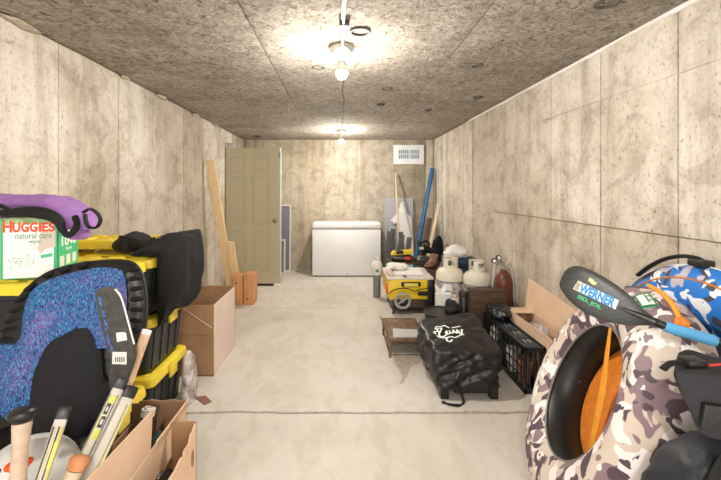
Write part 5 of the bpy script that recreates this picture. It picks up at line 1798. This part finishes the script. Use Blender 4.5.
# ---------------------------------------------------------------- paddle
def build_paddle():
    # blade tip far left, shaft running out to the right and nearer
    pL = at(560, 283, 1.42); pS = at(655, 322, 1.25); pE = at(745, 352, 1.13)
    ax = (pS - pL).normalized()
    view = ((pL + pS) / 2 - EYE).normalized()
    nrm = (-view - ax * (-view).dot(ax)).normalized()
    side = nrm.cross(ax).normalized()
    if side.z < 0: side = -side
    t = thing('paddle', 'carbon kayak paddle with blue grip lying over the tubes', 'paddle', pS)
    L = (pS - pL).length
    # outline in (s along, w across): from tip to throat
    outl = [(.0, -.005), (.0, .045), (.02, .075), (.06, .088), (.12, .086), (.20, .074), (.28, .052), (.34, .026), (.385, .013), (.40, .011), (.40, -.011), (.37, -.022), (.30, -.050), (.22, -.066), (.14, -.066), (.07, -.050), (.025, -.028)]
    k = (L * 1.02) / .40
    loop = smooth_loop([pL + ax * (s * k) + side * (w * 1.0) for s, w in outl], 4)
    cen = pL + ax * (.18 * k)
    bm = NB(); puff(bm, loop, cen, nrm, .007, .007, 6, 0); obj('blade', bm, 'carbon', t, 60)
    bm = NB(); tube(bm, [pL + ax * (.20 * k) + nrm * .001, pL + ax * (.30 * k) + nrm * .002, pS], [.004, .009, .0145], 12); obj('spine', bm, 'carbon', t, 60)
    d2 = (pE - pS).normalized()
    gs, ge = at(668, 327.5, 1.235), at(713, 340.5, 1.17)
    bm = NB(); tube(bm, [pS, gs, ge, pE, pE + d2 * .25], .0145, 14); obj('shaft', bm, 'carbon', t, 60)
    bm = NB(); tube(bm, [gs - d2 * .012, gs, ge, ge + d2 * .01], [.0150, .0175, .0180, .0150], 14); obj('grip', bm, 'blue_grip', t, 60)
    # decals
    def dec(s, w, lift=.0): return pL + ax * (s * k) + side * w + nrm * (.0068 + lift)
    tilt = (ax + side * .00).normalized()
    bm = NB(); quad_slab(bm, [dec(.060, -.002), dec(.245, -.012), dec(.245, .022), dec(.068, .034)], .0012); obj('decal', bm, 'white_print', t, 0)
    bm = NB(); quad_slab(bm, [dec(.064, .0, .002), dec(.083, .0, .002), dec(.083, .028, .002), dec(.068, .029, .002)], .0012); obj('decal_mark', bm, 'cream_tape', t, 0)
    mx = basis(dec(.088, -.003, .0028), tilt - side * .05, side)
    text('lettering', 'WERNER', .046, mx, 'blue_print', t, bold=.0022, width=.152 * k, shear=-.1)
    mx = basis(dec(.090, -.026, .002), tilt - side * .08, side)
    text('lettering', 'SID, JOL', .018, mx, 'green_print', t, width=.105 * k, bold=.0008)
    bm = NB(); quad_slab(bm, [dec(.105, .048), dec(.122, .043), dec(.128, .056), dec(.108, .060)], .0012); obj('decal', bm, 'pale_yellow_print', t, 0)
    bm = NB(); quad_slab(bm, [dec(.122, .040), dec(.140, .042), dec(.140, .054), dec(.126, .052)], .0012); obj('decal', bm, 'pale_yellow_print', t, 0)


build_paddle()


# ---------------------------------------------------------------- backpack and bag in the right foreground
def build_bags():
    t = thing('backpack', 'black backpack with wide shoulder strap beside the camouflage tube', 'backpack', (1.02, .93, 0))
    bm = NB()
    g = bmesh.ops.create_icosphere(bm, subdivisions=5, radius=1)
    c = Vector((1.02, .985, .38))
    for v in g['verts']:
        p = Vector([math.copysign(abs(q) ** .62, q) for q in v.co])
        q = c + Vector((p.x * .205 * (1 - .18 * max(0, p.z)), p.y * .098, p.z * .375))
        q += v.co * (.022 * noise.noise(q * 8) + .014 * (.4 - abs(noise.noise(q * 15))))
        v.co = q
        if v.co.z < .004: v.co.z = .004
    obj('body', bm, 'navy_nylon', t, 70)
    loop = [Vector((.93, .80, .18)), Vector((1.18, .80, .18)), Vector((1.19, .80, .46)), Vector((1.12, .80, .60)), Vector((.98, .80, .60)), Vector((.92, .80, .46))]
    bm = NB(); puff(bm, [p + Vector((0, .115, 0)) for p in smooth_loop(loop, 5)], (1.06, .915, .40), (0, -1, 0), .06, .03, 8, .012, 12); obj('front_pocket', bm, 'black_nylon', t, 60)
    pth = smooth_path([(.97, .93, .745), (.915, .91, .71), (.872, .90, .62), (.845, .895, .50), (.84, .90, .36), (.85, .91, .22)], 6)
    bm = NB(); tube(bm, pth, .026, 10, True, (1.0, .30), up=(.5, -.8, 0)); obj('strap', bm, 'black_strap', t, 60)
    bm = NB(); tube(bm, smooth_path([(.91, .895, .68), (.98, .880, .70), (1.08, .878, .70), (1.18, .89, .66)], 5), .006, 6); obj('zip', bm, 'black_plastic', t, 60)
    t = thing('shoulder_bag', 'charcoal shoulder bag with red trim lying on the backpack', 'bag', (1.05, .95, .755))
    bm = NB()
    pol = [(.828, .960), (.845, .905), (.862, .862), (.885, .815), (.93, .795), (1.02, .772), (1.10, .765), (1.18, .77), (1.18, .955), (1.10, .962), (1.0, .958), (.90, .955)]
    a = smooth_loop([Vector((x, 0, z)) for x, z in pol], 4)
    rings = []
    cx = Vector((1.05, 0, .87))
    for y, k in ((.92, .88), (.927, .96), (.945, 1.0), (.98, 1.01), (1.01, 1.0), (1.04, .97), (1.06, .9)):
        rings.append([bm.verts.new(Vector((cx.x + (p.x - cx.x) * k + (y - .92) * .95, y, cx.z + (p.z - cx.z) * k + .022 * noise.noise(Vector((p.x * 12, y * 14, p.z * 14)))))) for p in a])
    skin(bm, rings)
    obj('body', bm, 'charcoal_fabric', t, 60)
    bm = NB(); ext(bm, [(.885, .835), (1.0, .808), (1.17, .80), (1.17, .875), (1.0, .880), (.895, .895)], .012, basis((0, .920, 0), (1, 0, 0), (0, 0, 1)), .004); obj('front_flap', bm, 'black_nylon', t, 40)
    bm = NB(); tube(bm, smooth_path([(.94, .945, .972), (1.0, .945, .976), (1.1, .95, .970), (1.17, .95, .966)], 4), .0035, 8); obj('trim', bm, 'red_trim', t, 60)
    bm = NB(); bx(bm, (.895, .95, .955), (.945, .99, .980), .006); obj('buckle', bm, 'black_plastic', t)
    bm = NB(); tube(bm, smooth_path([(.835, .96, .955), (.86, .965, .968), (.90, .97, .968)], 4), .010, 8, True, (1, .5), up=(0, 0, 1)); obj('strap', bm, 'black_strap', t, 60)


build_bags()
